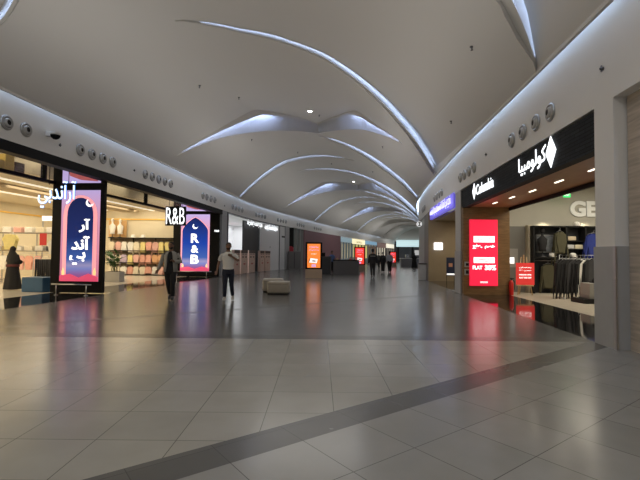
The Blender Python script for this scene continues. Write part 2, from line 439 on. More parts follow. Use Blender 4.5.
# display goods on the ledge behind the transom
led_m = [mat('carton_%d' % i, c, .6, var=.1) for i, c in enumerate(((.8, .6, .15), (.85, .8, .7), (.15, .12, .08), (.6, .4, .15)))]
b = MB()
struct(ribbon(LX, -1, 3, 28, OL+.15, OL+.9, 3.86, 3.93, 'trim_6', cream))
def carton(w, d, h, m):
    b = MB(); b.box(-w/2, -d/2, 0, w/2, d/2, h, bev=.01)
    o = b.build('display_box', m)
    return o
yy = 10.6; k = 0
nm = ('yellow', 'cream', 'dark brown', 'tan')
ordw = ('first', 'second', 'third', 'fourth', 'fifth', 'sixth', 'seventh', 'eighth', 'ninth', 'tenth', 'eleventh', 'twelfth', 'thirteenth', 'fourteenth', 'fifteenth', 'sixteenth', 'seventeenth', 'eighteenth')
while yy < 14.2:
    i = (0, 2, 1, 0, 3, 1, 2, 0)[k % 8]; w = random.uniform(.25, .42); h = random.uniform(.3, .6)
    o = carton(.4, w, h, led_m[i]); x, _ = on_l(yy, OL+.5); o.location = (x, yy, 3.932); o.rotation_euler.z = -.1
    tag(o, '%s display box on the high ledge behind the glass, %s from the left' % (nm[i], ordw[k]), 'box', 'boxes on the high ledge of the fashion shop')
    yy += w+.07; k += 1

# ------------------------------------------------------------------ digital screens with the shop's name
screen_bg = {}
def blade(xl, yl, xr, yr, sx0, sx1, sz0, sz1, uz0, uz1, label, lines, strength):
    w = math.hypot(xr-xl, yr-yl); ang = math.atan2(yr-yl, xr-xl)
    t = thing('digital_screen', label, 'screen', (xl, yl, 0), ang)
    b = MB(); b.box(0, 0, 0.02, w, .12, 4.7); b.build('casing', black, t)
    k = w/(xr-xl); a0, a1 = (sx0-xl)*k, (sx1-xl)*k; mid = (a0+a1)/2; W = a1-a0; Hh = sz1-sz0
    pinkm = ramp_emit('screen_pink', [(0, (.65, .2, .30)), (.3, (.75, .28, .38)), (.75, (.70, .34, .50)), (1, (.52, .40, .72))], sz0, sz1, strength)
    b = MB(); b.box(a0, -.02, sz0, a1, -.001, sz1); sc = b.build('screen', pinkm, t)
    b = MB(); b.box(a0, -.02, uz0, a1, -.001, uz1); b.build('upper_screen', pinkm, t)
    b = MB(); b.slab_xz([(a0+W*.1, uz1), (a0+W*.2, uz0+.25), (a0+W*.5, uz0+.1), (a0+W*.95, uz0+.05), (a0+W*.8, uz0+.3), (a0+W*.6, uz1)], -.024, -.021); b.build('upper_picture', mat('screen_rose', (.7, .2, .2), .4, emit=strength*.5, ecol=(.45, .10, .12)), t)
    kin = lines.get('arch', (.06, .16)); lightp = lines.get('pink', 1)
    def arch(ins, dy, name, m, base):
        x0, x1 = a0+ins, a1-ins; zc = sz1-Hh*.30+dy*0; n = 16; r = (x1-x0)/2; hh = Hh*.26-ins*.6
        p = [(x0, base), (x1, base)]
        for i in range(n+1):
            a = PI*i/n; p.append((mid+r*math.cos(a), zc+hh*(math.sin(a)**.8 if not lines.get('ogee') else .35*math.sin(a)**.7+.65*(1-abs(math.cos(a))**1.25))))
        b = MB(); b.slab_xz(p, dy, dy+.003); return b.build(name, m, sc)
    arch(W*kin[0], -.026, 'arch_frame', mat('screen_arch', (.9, .4, .4), .4, emit=strength, ecol=(.78, .29, .33)), sz0)
    SKY = lines['sky']
    sky = ramp_emit('screen_sky', [(0, (.55, .12, .20)), (.07, (.35, .12, .35)), (.14, (.25, .28, .65)), (.18, (.40, .36, .62)), (.25, (.06, .14, .48)), (.5, SKY), (1, (.008, .016, .09))], sz0, sz1-.1, strength*.8)
    arch(W*kin[1], -.032, 'night_sky', sky, sz0)
    # dunes along the foot of the picture
    b = MB(); b.slab_xz([(a0, sz0), (a1, sz0), (a1, sz0+Hh*.05), (mid+W*.25, sz0+Hh*.085), (mid, sz0+Hh*.04), (mid-W*.22, sz0+Hh*.08), (a0, sz0+Hh*.06)], -.038, -.034)
    b.build('dunes', mat('screen_dunes', (.6, .1, .15), .4, emit=strength, ecol=(.55, .04, .12)), sc)
    for q in (-1, 1):
        b = MB(); x = mid+q*W*.41; z = sz0+Hh*.07
        b.slab_xz([(x-.04, z), (x+.04, z), (x+.05, z+.1), (x+.02, z+.2), (x, z+.26), (x-.02, z+.2), (x-.05, z+.1)], -.038, -.034)
        b.build('lantern', mat('screen_lantern', (1, .7, .3), .4, emit=strength, ecol=(1, .6, .25)), sc)
    wm = mat('screen_white', (1, 1, 1), .4, emit=strength*1.25)
    # crescent moon
    mx, mz, r = lines['moon']; p = []
    mx = a0+mx*W; mz = sz0+mz*Hh
    for i in range(13):
        a = math.radians(130+220*i/12); p.append((mx+r*math.cos(a), mz+r*math.sin(a)))
    for i in range(11):
        a = math.radians(350-(220-30)*i/10-15); p.append((mx+.3*r+r*.82*math.cos(a), mz+.32*r+r*.82*math.sin(a)))
    b = MB(); b.slab_xz(p, -.04, -.036); b.build('moon', wm, sc)
    for body, fx, fz, hh, ww in lines['text']:
        text_obj('lettering', body, wm, 1, sc, (a0+fx*W, -.04, sz0+fz*Hh), height=hh*Hh, width=ww*W if ww else None, bold=.035, depth=.006)
    return t
AR = {'alef_madda': '\ufe81', 'reh': '\ufead', 'noon_i': '\ufee7', 'dal_f': '\ufeaa', 'beh_i': '\ufe91', 'yeh_f': '\ufef2'}
blade(-9.5, 15.1, -7.56, 14.92, -9.14, -7.72, .42, 3.62, 3.88, 4.55,
      'tall lit screen with white Arabic lettering over a night arch', {'moon': (.74, .86, .14), 'sky': (.012, .03, .17),
      'text': [('\ufead\ufe81', .62, .61, .15, .29), ('\ufeaa\ufee7\ufe81', .53, .42, .15, .48), ('\ufef2\ufe91', .46, .25, .14, .42)]}, .95)
blade(-9.15, 26.6, -6.24, 26.4, -8.66, -6.84, .34, 3.87, 4.08, 4.7,
      'tall lit screen with white Latin letters R & B over a blue arch', {'moon': (.50, .79, .17), 'arch': (.02, .055), 'ogee': 1, 'sky': (.01, .06, .42),
      'text': [('R', .50, .58, .16, .28), ('&', .50, .39, .13, .26), ('B', .50, .21, .16, .28)]}, 1.15)

def neon(name, label, body, loc, wid, hei, bold, m_face, m_edge, rz=0, plate=False):
    t = thing(name, label, 'sign', loc, rz)
    if plate:
        b = MB(); b.box(-wid*.56, .06, -hei*.58, wid*.56, .10, hei*.58); b.build('backing_plate', black, t)
    else: text_obj('letter_back', body, m_edge, 1, t, (0, .03, 0), width=wid*1.02, height=hei*1.03, bold=bold+.012, depth=.02)
    text_obj('letter_face', body, m_face, 1, t, (0, 0, 0), width=wid, height=hei, bold=bold, depth=.02)
    return t
s1 = neon('hanging_sign', 'white neon Arabic letters hanging before the left shop', '\ufef2\ufe91\ufeaa\ufee7\ufe81\ufead\ufe81', (-8.8, 14.2, 3.36), 1.26, .9, .0, letter_blue, halo_blue)
s2 = neon('hanging_sign', 'white lit letters R&B hanging before the second screen', 'R&B', (-7.69, 22.6, 3.415), .98, .88, -.004, letter_white, halo_blue, plate=True)
for s, xs_, z in ((s1, (-.3, .35), .45), (s2, (-.35, .35), .49)):
    for x in xs_:
        b = MB(); b.tube([(x, .06, z-.12), (x, .06, 4.75-s.location.z if z < .46 else 4.75-s.location.z)], .012, 6); b.build('hanger_rod', black, s)
sm = thing('wall_logo', 'small white lit logo on the dark pier right of the blue screen', 'sign', (-6.38, 26.36, 2.85), .05)
text_obj('logo_letters', 'R&B', letter_white, 1, sm, (0, 0, 0), width=.28, height=.12, bold=.02, depth=.02)
b = MB(); b.box(-.16, .012, -.08, .16, .03, .08); b.build('plate', black, sm)

# low rails in front of the screens
def rail(x0, y0, x1, y1, label):
    w = math.hypot(x1-x0, y1-y0); t = thing('barrier_rail', label, 'rail', (x0, y0, 0), math.atan2(y1-y0, x1-x0), 'low rails before the screens')
    b = MB(); b.tube([(0, 0, .36), (w, 0, .36)], .022, 8); b.build('top_rail', steel, t)
    for x in (w*.12, w*.88):
        b = MB(); b.tube([(x, 0, 0), (x, 0, .36)], .018, 8); b.lathe([(.06, 0), (.06, .012)], 12, Matrix.Translation((x, 0, 0))); b.build('leg', steel, t)
rail(-8.95, 14.3, -7.55, 14.15, 'low steel rail in front of the screen with Arabic lettering')
rail(-8.9, 25.8, -6.5, 25.65, 'low steel rail in front of the screen with R & B')

# ------------------------------------------------------------------ air nozzles on the fascias
chrome_ring = mat('nozzle_ring', (.42, .42, .42), .35, .6)
nz = thing('air_nozzle', 'x', 'air nozzle')
b = MB(); b.lathe([(.19, 0), (.19, .02), (.165, .05), (.14, .05), (.125, .01), (.125, .0)], 24); b.build('ring', chrome_ring, nz)
b = MB(); b.lathe([(.12, .0), (.115, .05), (.07, .09), (.068, .02), (.03, .02)], 20); b.build('nozzle', mat('nozzle_white', (.5, .5, .5), .4), nz)
b = MB(); b.lathe([(.066, .03), (.066, .075)], 16, Matrix.Translation((0, 0, 0))); b.build('throat', matte_black, nz)
first = [True]
def nozzle(side, y, z, label, group, f):
    o = nz if first[0] else copy_tree(nz); first[0] = False
    a = wang(f, y)
    # local +z turns to face the mall
    n = Vector((math.cos(a), -math.sin(a), 0)) * (1 if side < 0 else -1)
    q = n.to_track_quat('Z', 'Y'); o.rotation_euler = q.to_euler(); o.location = (f(y)+n.x*.002, y+n.y*.002, z)
    o['label'] = label; o['group'] = group
LN = [[10.49, 11.1], [13.25, 13.83, 14.41, 14.99], [17.25, 17.82, 18.4, 18.96, 19.55], [23.5, 24.1, 24.75, 25.4], [28.9, 29.6, 30.3, 31.0], [34.3, 35.0, 35.7, 36.4], [39.5, 40.2, 40.9, 41.6], [45, 45.7, 46.4, 47.1], [51, 51.8, 52.6, 53.4]]
RN = [[8.75, 9.45, 10.18, 10.89], [14.3, 14.95, 15.6, 16.2], [20.0, 20.7, 21.4, 22.1], [26.5, 27.2, 27.9]]
cl = ('nearest', 'second', 'third', 'fourth', 'fifth', 'sixth', 'seventh', 'eighth', 'farthest')
for gi, g in enumerate(LN):
    for i, y in enumerate(g):
        nozzle(-1, y, 4.63, 'round silver air nozzle, %s in the %s cluster of the left fascia' % (ordw[i], cl[gi]), 'air nozzles on the left fascia', LX)
for gi, g in enumerate(RN):
    for i, y in enumerate(g):
        nozzle(1, y, 4.42, 'round silver air nozzle, %s in the %s cluster of the right fascia' % (ordw[i], cl[gi]), 'air nozzles on the right fascia', RX)
# dome camera on the left fascia
cm = thing('dome_camera', 'white dome security camera on the left fascia beside two nozzles', 'camera', (LX(11.85), 11.85, 4.72), 0)
b = MB(); b.box(0, -.07, -.06, .14, .07, .08, bev=.015); b.box(.1, -.045, .02, .2, .045, .07, bev=.01); b.build('bracket', white_paint, cm)
b = MB(); b.lathe([(.05, .1), (.13, .07), (.145, 0), (.14, -.02)], 20, Matrix.Translation((.24, 0, 0))); b.build('housing', white_paint, cm)
b = MB(); b.ball((.24, 0, -.02), (.125, .125, .12), 16); b.build('dome', black, cm)
for i, (f, s, y, z, lb) in enumerate(((LX, -1, 12.35, 4.55, 'tiny dark detector right of the dome camera'), (LX, -1, 16.4, 4.62, 'tiny dark detector before the third nozzle cluster, left fascia'),
        (RX, 1, 13.0, 4.55, 'small dark detector between the two right nozzle clusters'), (RX, 1, 6.9, 4.52, 'small dark detector on the white wall above the right pier'), (LX, -1, 27.2, 4.5, 'tiny dark detector above the grey pier of the left fascia'))):
    b = MB(); b.lathe([(.03, 0), (.03, .03), (.018, .05), (.005, .06)], 12); b.box(-.012, -.05, .02, .012, .05, .035)
    o = b.build('detector', dark_steel); a = wang(f, y); n = Vector((math.cos(a), -math.sin(a), 0))*(-s)
    o.rotation_euler = n.to_track_quat('Z', 'Y').to_euler(); o.location = (f(y)+n.x*.001, y, z); tag(o, lb, 'detector')

# ceiling sprinklers and spotlights
def on_ceiling(x, y):
    l, r = LX(y)+INS, RX(y)-INS; t = (2*x-l-r)/(r-l); z = vault(t)
    for i in range(len(RIS)+1):
        a = RIS[i-1][0](t) if i else YB; bb = RIS[i][0](t) if i < len(RIS) else YE
        if a <= y <= bb:
            D = RIS[i][1] if i < len(RIS) else None; fr = (y-a)/(bb-a); return z+dz(D, t)*fr*fr
    return z
P_, R_, F_ = math.radians(2.01), math.radians(.55), 427.
def pix_ray(px, py):
    a, b = px-320, 240-py; c, s = math.cos(R_), math.sin(R_); a2, b2 = a*c-b*s, a*s+b*c
    return Vector((a2, F_*math.cos(P_)-b2*math.sin(P_), F_*math.sin(P_)+b2*math.cos(P_)))
sp_pts = [(-5.2, 8.6), (-4.4, 15.2), (-3.5, 17.9), (-3.6, 22.0), (3.5, 9.8), (4.4, 14.3), (-.1, 21.6), (3.3, 22.6), (-1.5, 27.5), (.8, 31.5), (3.8, 30.9)]
where = ('over the near left fashion shop', 'left of the big arch slit, high over the left shop', 'just before the left blue crescent', 'on the shell behind the left blue crescent',
  'at the near right beside the bright crescent', 'on the right shell near the long arch slit', 'between the spotlight and the arch', 'on the right shell beyond the small crescent', 'left of centre on the third shell', 'in the middle of the fourth shell', 'right of centre on the fourth shell')
for (x, y), w in zip(sp_pts, where):
    z = on_ceiling(x, y)
    t = thing('sprinkler', 'small metal sprinkler head '+w, 'sprinkler', (x, y, z))
    b = MB(); b.lathe([(.05, .005), (.05, -.012), (.015, -.02), (.012, -.07), (.012, -.075)], 12); b.build('escutcheon', dark_steel, t)
    b = MB(); b.lathe([(.03, -.075), (.032, -.083)], 10); b.build('deflector', dark_steel, t)
lampm = mat('spot_lens', (1, 1, 1), .3, emit=30, ecol=(1, .97, .9))
for i, (x, y) in enumerate(((-.55, 20.6), (3.1, 39.9), (-.1, 1.5))):
    z = on_ceiling(x, y)-.02
    t = thing('ceiling_spotlight', ('white recessed spotlight in the flat diamond of the vault', 'second recessed spotlight farther along the vault', 'recessed spotlight overhead near the viewer')[i], 'spotlight', (x, y, z))
    b = MB(); b.lathe([(.15, .03), (.15, -.02), (.11, -.03), (.10, .0)], 20); b.build('ring', white_paint, t)
    b = MB(); b.lathe([(.095, .0), (.09, -.028), (.04, -.04)], 20); b.build('lens', lampm, t)

# ------------------------------------------------------------------ right side: pier, recess, shop
b = MB()
b.prism([(RX(6.65), 6.65), (RX(7.18), 7.18), (RX(7.18)+.8, 7.18), (RX(6.65)+.8, 6.65)], 0, FB_R)
struct(b.build('wall_pier_right', white_paint))
b = MB(); b.prism([(RX(6.62)-.02, 6.62), (RX(7.21)-.02, 7.21), (RX(7.21)+.1, 7.21), (RX(6.62)+.2, 6.62)], 0, 1.6)
struct(b.build('trim_7', clad))
b = MB(); b.prism([(RX(6.62)-.03, 6.6), (RX(6.66)-.03, 6.66), (RX(6.66)+.0, 6.66), (RX(6.62)+.0, 6.6)], 0, 1.6); struct(b.build('trim_8', steel))
struct(ribbon(RX, 1, YB, 6.62, .2, .4, 0, FB_R, 'wall_right_near', stone_strip))
b = MB()
b.prism([(RX(16.25), 16.25), (RX(17.15), 17.15), (RX(17.15)+1.75, 17.15), (RX(16.25)+1.75, 16.25)], 0, FB_R)
struct(b.build('wall_pier_middle', mat('pier_white', (.5, .49, .47), .5)))
b = MB(); b.prism([(RX(16.2)-.02, 16.2), (RX(17.2)-.02, 17.2), (RX(17.2)+.3, 17.2), (RX(16.2)+.06, 16.2)], 0, 1.62); struct(b.build('trim_9', clad))
b = MB(); b.box(RX(16)+.04, 16.0, 0, RX(16)+1.78, 16.24, 3.3); struct(b.build('wall_wood', wood))

# black slatted sign band of the outdoor shop with its lettering
band_m = bpy.data.materials.new('black_slate'); band_m.use_nodes = True
nt = band_m.node_tree; bs = nt.nodes['Principled BSDF']; tc = nt.nodes.new('ShaderNodeTexCoord'); br = nt.nodes.new('ShaderNodeTexBrick')
mp = nt.nodes.new('ShaderNodeMapping'); mp.inputs['Rotation'].default_value = (0, PI/2, PI/2)
sx = nt.nodes.new('ShaderNodeSeparateXYZ'); cb = nt.nodes.new('ShaderNodeCombineXYZ')
nt.links.new(tc.outputs['Object'], sx.inputs[0]); nt.links.new(sx.outputs['Y'], cb.inputs['X']); nt.links.new(sx.outputs['Z'], cb.inputs['Y']); nt.links.new(cb.outputs[0], br.inputs['Vector'])
br.inputs['Scale'].default_value = 1; br.inputs['Brick Width'].default_value = .35; br.inputs['Row Height'].default_value = .07; br.inputs['Mortar Size'].default_value = .006
br.inputs['Color1'].default_value = (.018, .02, .024, 1); br.inputs['Color2'].default_value = (.03, .033, .038, 1); br.inputs['Mortar'].default_value = (.004, .004, .004, 1)
nt.links.new(br.outputs['Color'], bs.inputs['Base Color']); bp = nt.nodes.new('ShaderNodeBump'); bp.invert = True; bp.inputs['Strength'].default_value = .7; bp.inputs['Distance'].default_value = .01
nt.links.new(br.outputs['Fac'], bp.inputs['Height']); nt.links.new(bp.outputs['Normal'], bs.inputs['Normal']); bs.inputs['Roughness'].default_value = .7; bs.inputs['Specular IOR Level'].default_value = .15
can = thing('shop_canopy', 'black slatted sign band over a wooden canopy of the outdoor shop', 'canopy')
ribbon(RX, 1, 7.19, 16.24, .03, .25, 3.24, FB_R-.03, 'sign_band', band_m, can)
ribbon(RX, 1, 7.19, 16.24, .25, 1.75, 3.27, 3.33, 'wood_soffit', wood_soffit, can)
ribbon(RX, 1, 7.19, 16.24, 1.75, 1.83, 3.16, 3.36, 'glass_head', black, can)
slotm = mat('slot_light', (1, 1, 1), .3, emit=3, ecol=(1, .9, .72))
def pz(px, py, z):
    r = pix_ray(px, py); t = (z-1.42)/r.z; return (r.x*t, r.y*t)
for (px, py) in ((495, 203), (512, 197.5), (532.5, 191), (559, 181.5), (594, 169.5)):
    x, y = pz(px, py, 3.265)
    b = MB(); b.box(-.022, -.2, -.012, .022, .2, .004); o = b.build('slot_lamp', slotm, can); o.location = (x, y, 3.27); o.rotation_euler.z = -.077
def rtext(name, label, body, y, z, width, height, m, bold=.02, cat='sign'):
    a = wang(RX, y)
    t = thing(name, label, cat, (RX(y)-.0, y, z), -PI/2-a)
    text_obj('lettering', body, m, 1, t, (0, 0, 0), width=width, height=height, bold=bold, depth=.012)
    return t
s = rtext('shop_sign', 'white lit Latin lettering Columbia on the black band', 'Columbia', 13.25, 3.62, 1.75, .34, letter_white, .008)
def diamond(t, x, r):
    for i in range(2):
        for j in range(2):
            g = r*.06; cx_ = x+(i-j)*r*.5; cz = (i+j-1)*r*.72; q = r*.5-g; h = r*.72-g
            b = MB(); b.slab_xz([(cx_-q, cz), (cx_, cz-h), (cx_+q, cz), (cx_, cz+h)], -.008, .008); b.build('emblem_tile', letter_white, t)
diamond(s, -1.12, .2)
s = rtext('shop_sign', 'white lit Arabic lettering with a diamond emblem on the black band', '\ufe8e\ufef4\ufe92\ufee3\ufeee\ufedf\ufeee\ufedb', 9.75, 3.6, 1.5, .46, letter_white, .008)
diamond(s, .98, .24)

# inside of the outdoor shop
greyw = mat('warm_grey_wall', (.42, .40, .34), .6, var=.04)
b = MB(); b.box(RX(16)+1.78, 17.2, 0, 15.5, 17.4, 4.3); struct(b.build('wall_outdoor_shop', greyw))
b = MB(); b.box(14.6, 4.4, 0, 14.8, 17.2, 4.3); struct(b.build('wall_outdoor_shop_back', greyw))
b = MB(); b.box(RX(7)+.8, 4.4, 0, 14.6, 4.6, 4.3); b.box(RX(6.65)+.8, 4.6, 0, RX(6.65)+1.0, 7.18, 4.3); struct(b.build('wall_outdoor_shop_near', greyw))
b = MB(); b.box(RX(7)+1.3, 4.4, 4.3, 15.5, 17.4, 4.4); struct(b.build('ceiling', mat('dark_shop_ceiling', (.05, .05, .05), .7)))
gl = thing('lettering_sign', 'large pale letters GE on the grey wall of the outdoor shop', 'sign', (10.62, 17.16, 3.38))
text_obj('lettering', 'GE', mat('pale_letters', (.7, .7, .66), .5, emit=.12), 1, gl, (0, 0, 0), width=1.1, height=.64, bold=.045, depth=.05)
ex = thing('exit_sign', 'small green lit exit sign hanging in the outdoor shop', 'sign', (9.62, 16.6, 3.86))
b = MB(); b.box(-.14, -.012, -.1, .14, .012, .1, bev=.006); b.build('plate', mat('exit_green', (.02, .5, .1), .4, emit=1.3, ecol=(.03, .75, .15)), ex)
text_obj('lettering', 'EXIT', print_white, 1, ex, (0, -.016, 0), width=.2, height=.08, bold=.02, depth=.004)
for x in (-.1, .1):
    b = MB(); b.tube([(x, 0, .1), (x, 0, .44)], .006, 6); b.build('wire', dark_steel, ex)

# red promotion screen on the wood wall
red = mat('screen_red', (.8, .02, .06), .4, emit=1, ecol=(.78, .014, .055))
pr = thing('promotion_screen', 'tall lit red screen reading FLAT 30% on the wooden wall', 'screen', (6.115, 16.0, 0))
b = MB(); b.box(-.52, -.07, .33, .52, .0, 2.8, bev=.01); b.build('panel', red, pr)
wr = mat('screen_white_print', (1, 1, 1), .4, emit=1.4)
redtxt = mat('screen_red_print', (.8, .02, .06), .4, emit=.8, ecol=(.8, .03, .08))
for z0, z1, body in ((1.95, 2.18, '\ufef1\ufead\ufe8e\ufe9f  \ufea5\ufef5\ufe8d'), (1.18, 1.39, 'RAMADAN\nOFFERS')):
    b = MB(); b.box(-.38, -.078, z0, .40, -.071, z1); b.build('caption_box', wr, pr)
    text_obj('caption', body, redtxt, 1, pr, (.01, -.084, (z0+z1)/2), width=.56, height=(z1-z0)*.62, bold=.02, depth=.004)
text_obj('offer_text', '٪۳۰', wr, 1, pr, (-.24, -.078, 1.80), width=.38, height=.2, bold=.05, depth=.006)
text_obj('offer_text', '\ufee2\ufebc\ufea7', wr, 1, pr, (.22, -.078, 1.78), width=.38, height=.15, bold=.04, depth=.006)
text_obj('offer_text', 'FLAT', wr, 1, pr, (-.24, -.078, 1.01), width=.36, height=.14, bold=.04, depth=.006)
text_obj('offer_text', '30%', wr, 1, pr, (.24, -.078, 1.01), width=.42, height=.19, bold=.05, depth=.006)
b = MB(); b.box(-.14, -.078, .44, .14, -.071, .455); b.box(-.14, -.078, .475, .14, -.071, .49); b.build('small_print', wr, pr)
# plaques
for i, (z0, z1, lb) in enumerate(((1.02, 1.22, 'upper grey notice plate on the wood beside the red screen'), (.72, .95, 'lower grey notice plate on the wood beside the red screen'))):
    t = thing('notice_plate', lb, 'plate', (5.52, 16.0, 0)); b = MB(); b.box(-.11, -.02, z0, .1, .0, z1, bev=.006); b.build('plate', steel, t)
    b = MB(); b.box(-.06, -.024, z0+.05, .05, -.021, z1-.05); b.build('print', matte_black, t)

# ------------------------------------------------------------------ garments
fab = {}
def fabric(name, c):
    if name not in fab: fab[name] = mat('fabric_'+name.replace(' ', '_'), c, .85, var=.12, vscale=9, bump=.3, bscale=12)
    return fab[name]
GC = {'pale pink': (.80, .48, .42), 'cream': (.82, .74, .58), 'white': (.85, .83, .78), 'yellow': (.85, .74, .32), 'orange': (.78, .45, .24), 'salmon': (.80, .42, .33), 'lilac': (.55, .45, .60),
      'black': (.012, .012, .014), 'olive': (.07, .065, .035), 'charcoal': (.04, .04, .045), 'blue': (.015, .03, .2), 'beige': (.45, .36, .2), 'red': (.5, .02, .03)}
def garment_mesh(w, h, d, kind):
    b = MB(); hw = w/2
    if kind == 'jacket': body = [(-hw*.62, -h), (hw*.62, -h), (hw*.66, -h*.5), (hw*.60, -h*.28), (hw*.86, -h*.82), (hw*1.0, -h*.78), (hw*.80, -h*.12), (hw*.28, 0), (0, -h*.05), (-hw*.28, 0), (-hw*.80, -h*.12), (-hw, -h*.78), (-hw*.86, -h*.82), (-hw*.60, -h*.28), (-hw*.66, -h*.5)]
    elif kind == 'dress': body = [(-hw*.9, -h), (hw*.9, -h), (hw*.5, -h*.4), (hw*.6, -h*.28), (hw*.85, -h*.3), (hw*.6, -h*.05), (hw*.25, 0), (0, -h*.08), (-hw*.25, 0), (-hw*.6, -h*.05), (-hw*.85, -h*.3), (-hw*.6, -h*.28), (-hw*.5, -h*.4)]
    else: body = [(-hw*.68, -h), (hw*.68, -h), (hw*.64, -h*.35), (hw*.92, -h*.44), (hw, -h*.3), (hw*.7, -h*.06), (hw*.28, 0), (0, -h*.07), (-hw*.28, 0), (-hw*.7, -h*.06), (-hw, -h*.3), (-hw*.92, -h*.44), (-hw*.64, -h*.35)]
    b.slab_xz(body, -d/2, d/2)
    es = [e for e in b.bm.edges if abs(e.verts[0].co.y-e.verts[1].co.y) < 1e-5]
    bmesh.ops.bevel(b.bm, geom=es, offset=d*.2, segments=2, affect='EDGES')
    return b
def hanger_bm(w):
    b = MB(); b.tube([(-w*.3, 0, -.02), (0, 0, .05), (w*.3, 0, -.02)], .007, 5); b.tube([(0, 0, .05), (0, 0, .1), (.025, 0, .125), (0, 0, .15)], .004, 5); return b
steel_thin = mat('hanger_steel', (.6, .6, .6), .3, .9)
protos = {}
def garment(kind, w, h, d, color, loc, rz, label, group, hang=True, cat='garment', name=None):
    key = (kind, w, h, d)
    nm_ = name or {'tee': 'hanging_shirt', 'dress': 'hanging_dress', 'jacket': 'hanging_jacket'}[kind]
    if key not in protos:
        protos[key] = (garment_mesh(w, h, d, kind).mesh(nm_, []), hanger_bm(w).mesh('hanger', [steel_thin]))
    gm, hm = protos[key]
    t = thing(nm_, label, cat, loc, rz, group)
    me = gm.copy(); me.materials.clear(); me.materials.append(fabric(color, GC[color]))
    o = bpy.data.objects.new('cloth', me); COL.objects.link(o); o.parent = t
    if hang: o = bpy.data.objects.new('hanger', hm); COL.objects.link(o); o.parent = t
    return t

# wall display at the end of the fashion shop
dm = matte_black
disp = thing('wall_display', 'black three-row wall display of hanging tops at the shop end', 'display', (-11.45, 27.9, 0))
for z in (2.38, 1.55, .78):
    b = MB(); b.box(-2.2, -.45, z, 2.2, -.02, z+.045); b.build('shelf', dm, disp)
    b = MB(); b.tube([(-2.15, -.3, z-.10), (2.15, -.3, z-.10)], .012, 8); b.build('rail', dm, disp)
b = MB(); b.box(-2.2, -.02, .0, 2.2, -.005, 2.4); b.build('back_panel', mat('display_back', (.34, .27, .18), .6), disp)
for x in (-2.2, -.73, .73, 2.2):
    b = MB(); b.box(x-.02, -.06, 0, x+.02, -.021, 2.42); b.build('upright', dm, disp)
b = MB(); b.box(-2.2, -.45, .0, 2.2, -.06, .06); b.build('plinth', dm, disp)
seqs = (('cream', 'pale pink', 'white', 'white', 'cream', 'yellow', 'salmon', 'pale pink', 'yellow', 'yellow', 'cream'),
        ('white', 'cream', 'lilac', 'yellow', 'pale pink', 'salmon', 'salmon', 'orange', 'orange', 'pale pink', 'white'),
        ('cream', 'cream', 'white', 'salmon', 'cream', 'cream', 'salmon', 'white', 'pale pink', 'salmon', 'cream'))
for r, (zt, rowname) in enumerate(((2.14, 'top'), (1.31, 'middle'), (.54, 'bottom'))):
    for i in range(11):
        h = (.64, .60, .50)[r]*random.choice((.88, 1, 1.08))
        garment(('tee', 'dress', 'jacket')[(i*2+r) % 3], .45, h, .14, seqs[r][i], (-13.45+.40*i, 27.6+.05*(i % 2), zt+.02), random.uniform(-.12, .12),
                '%s top hanging in the %s row of the wall display, %s from the left' % (seqs[r][i], rowname, ordw[i]), 'tops on the wall display')
# busts and hats on the upper shelf
whitep = mat('mannequin_white', (.82, .8, .76), .4)
def bust(name, loc, label, s=1., cloth=None):
    t = thing(name, label, 'mannequin', loc)
    b = MB(); b.lathe([(.13*s, 0), (.13*s, .02*s), (.02*s, .04*s), (.02*s, .2*s)], 16); b.build('stand', dark_steel, t)
    b = MB(); b.tube([(0, 0, .2*s), (0, 0, .32*s), (0, 0, .5*s), (0, 0, .66*s), (0, 0, .74*s), (0, 0, .80*s), (0, 0, .88*s)], [(.15*s, .1*s), (.13*s, .09*s), (.17*s, .12*s), (.19*s, .1*s), (.10*s, .08*s), (.05*s, .05*s), (.05*s, .05*s)], 16, (1, 0, 0))
    b.ball((0, -.01*s, .98*s), (.075*s, .09*s, .11*s), 14); b.build('body', cloth or whitep, t)
    return t
b = MB(); b.box(-13.8, 27.86, 2.45, -12.65, 27.9, 3.55); tag(b.build('backing_board', mat('tan_panel', (.72, .45, .2), .6)), 'tan panel on the wall behind the two white busts', 'panel')
bust('display_bust', (-13.45, 27.62, 2.425), 'white display bust on the high shelf, left of the pair', 1.15)
bust('display_bust', (-12.95, 27.62, 2.425), 'white display bust on the high shelf, right of the pair', 1.1)
for i, x in enumerate((-12.1, -11.45)):
    b = MB(); b.lathe([(.24, 0), (.25, .015), (.15, .03), (.14, .16), (.10, .2), (.02, .21)], 18)
    o = b.build('sun_hat', fabric('white', GC['white'])); o.location = (x, 27.62, 2.425); tag(o, 'white round hat on the high shelf, %s of the pair' % ('left', 'right')[i], 'hat')

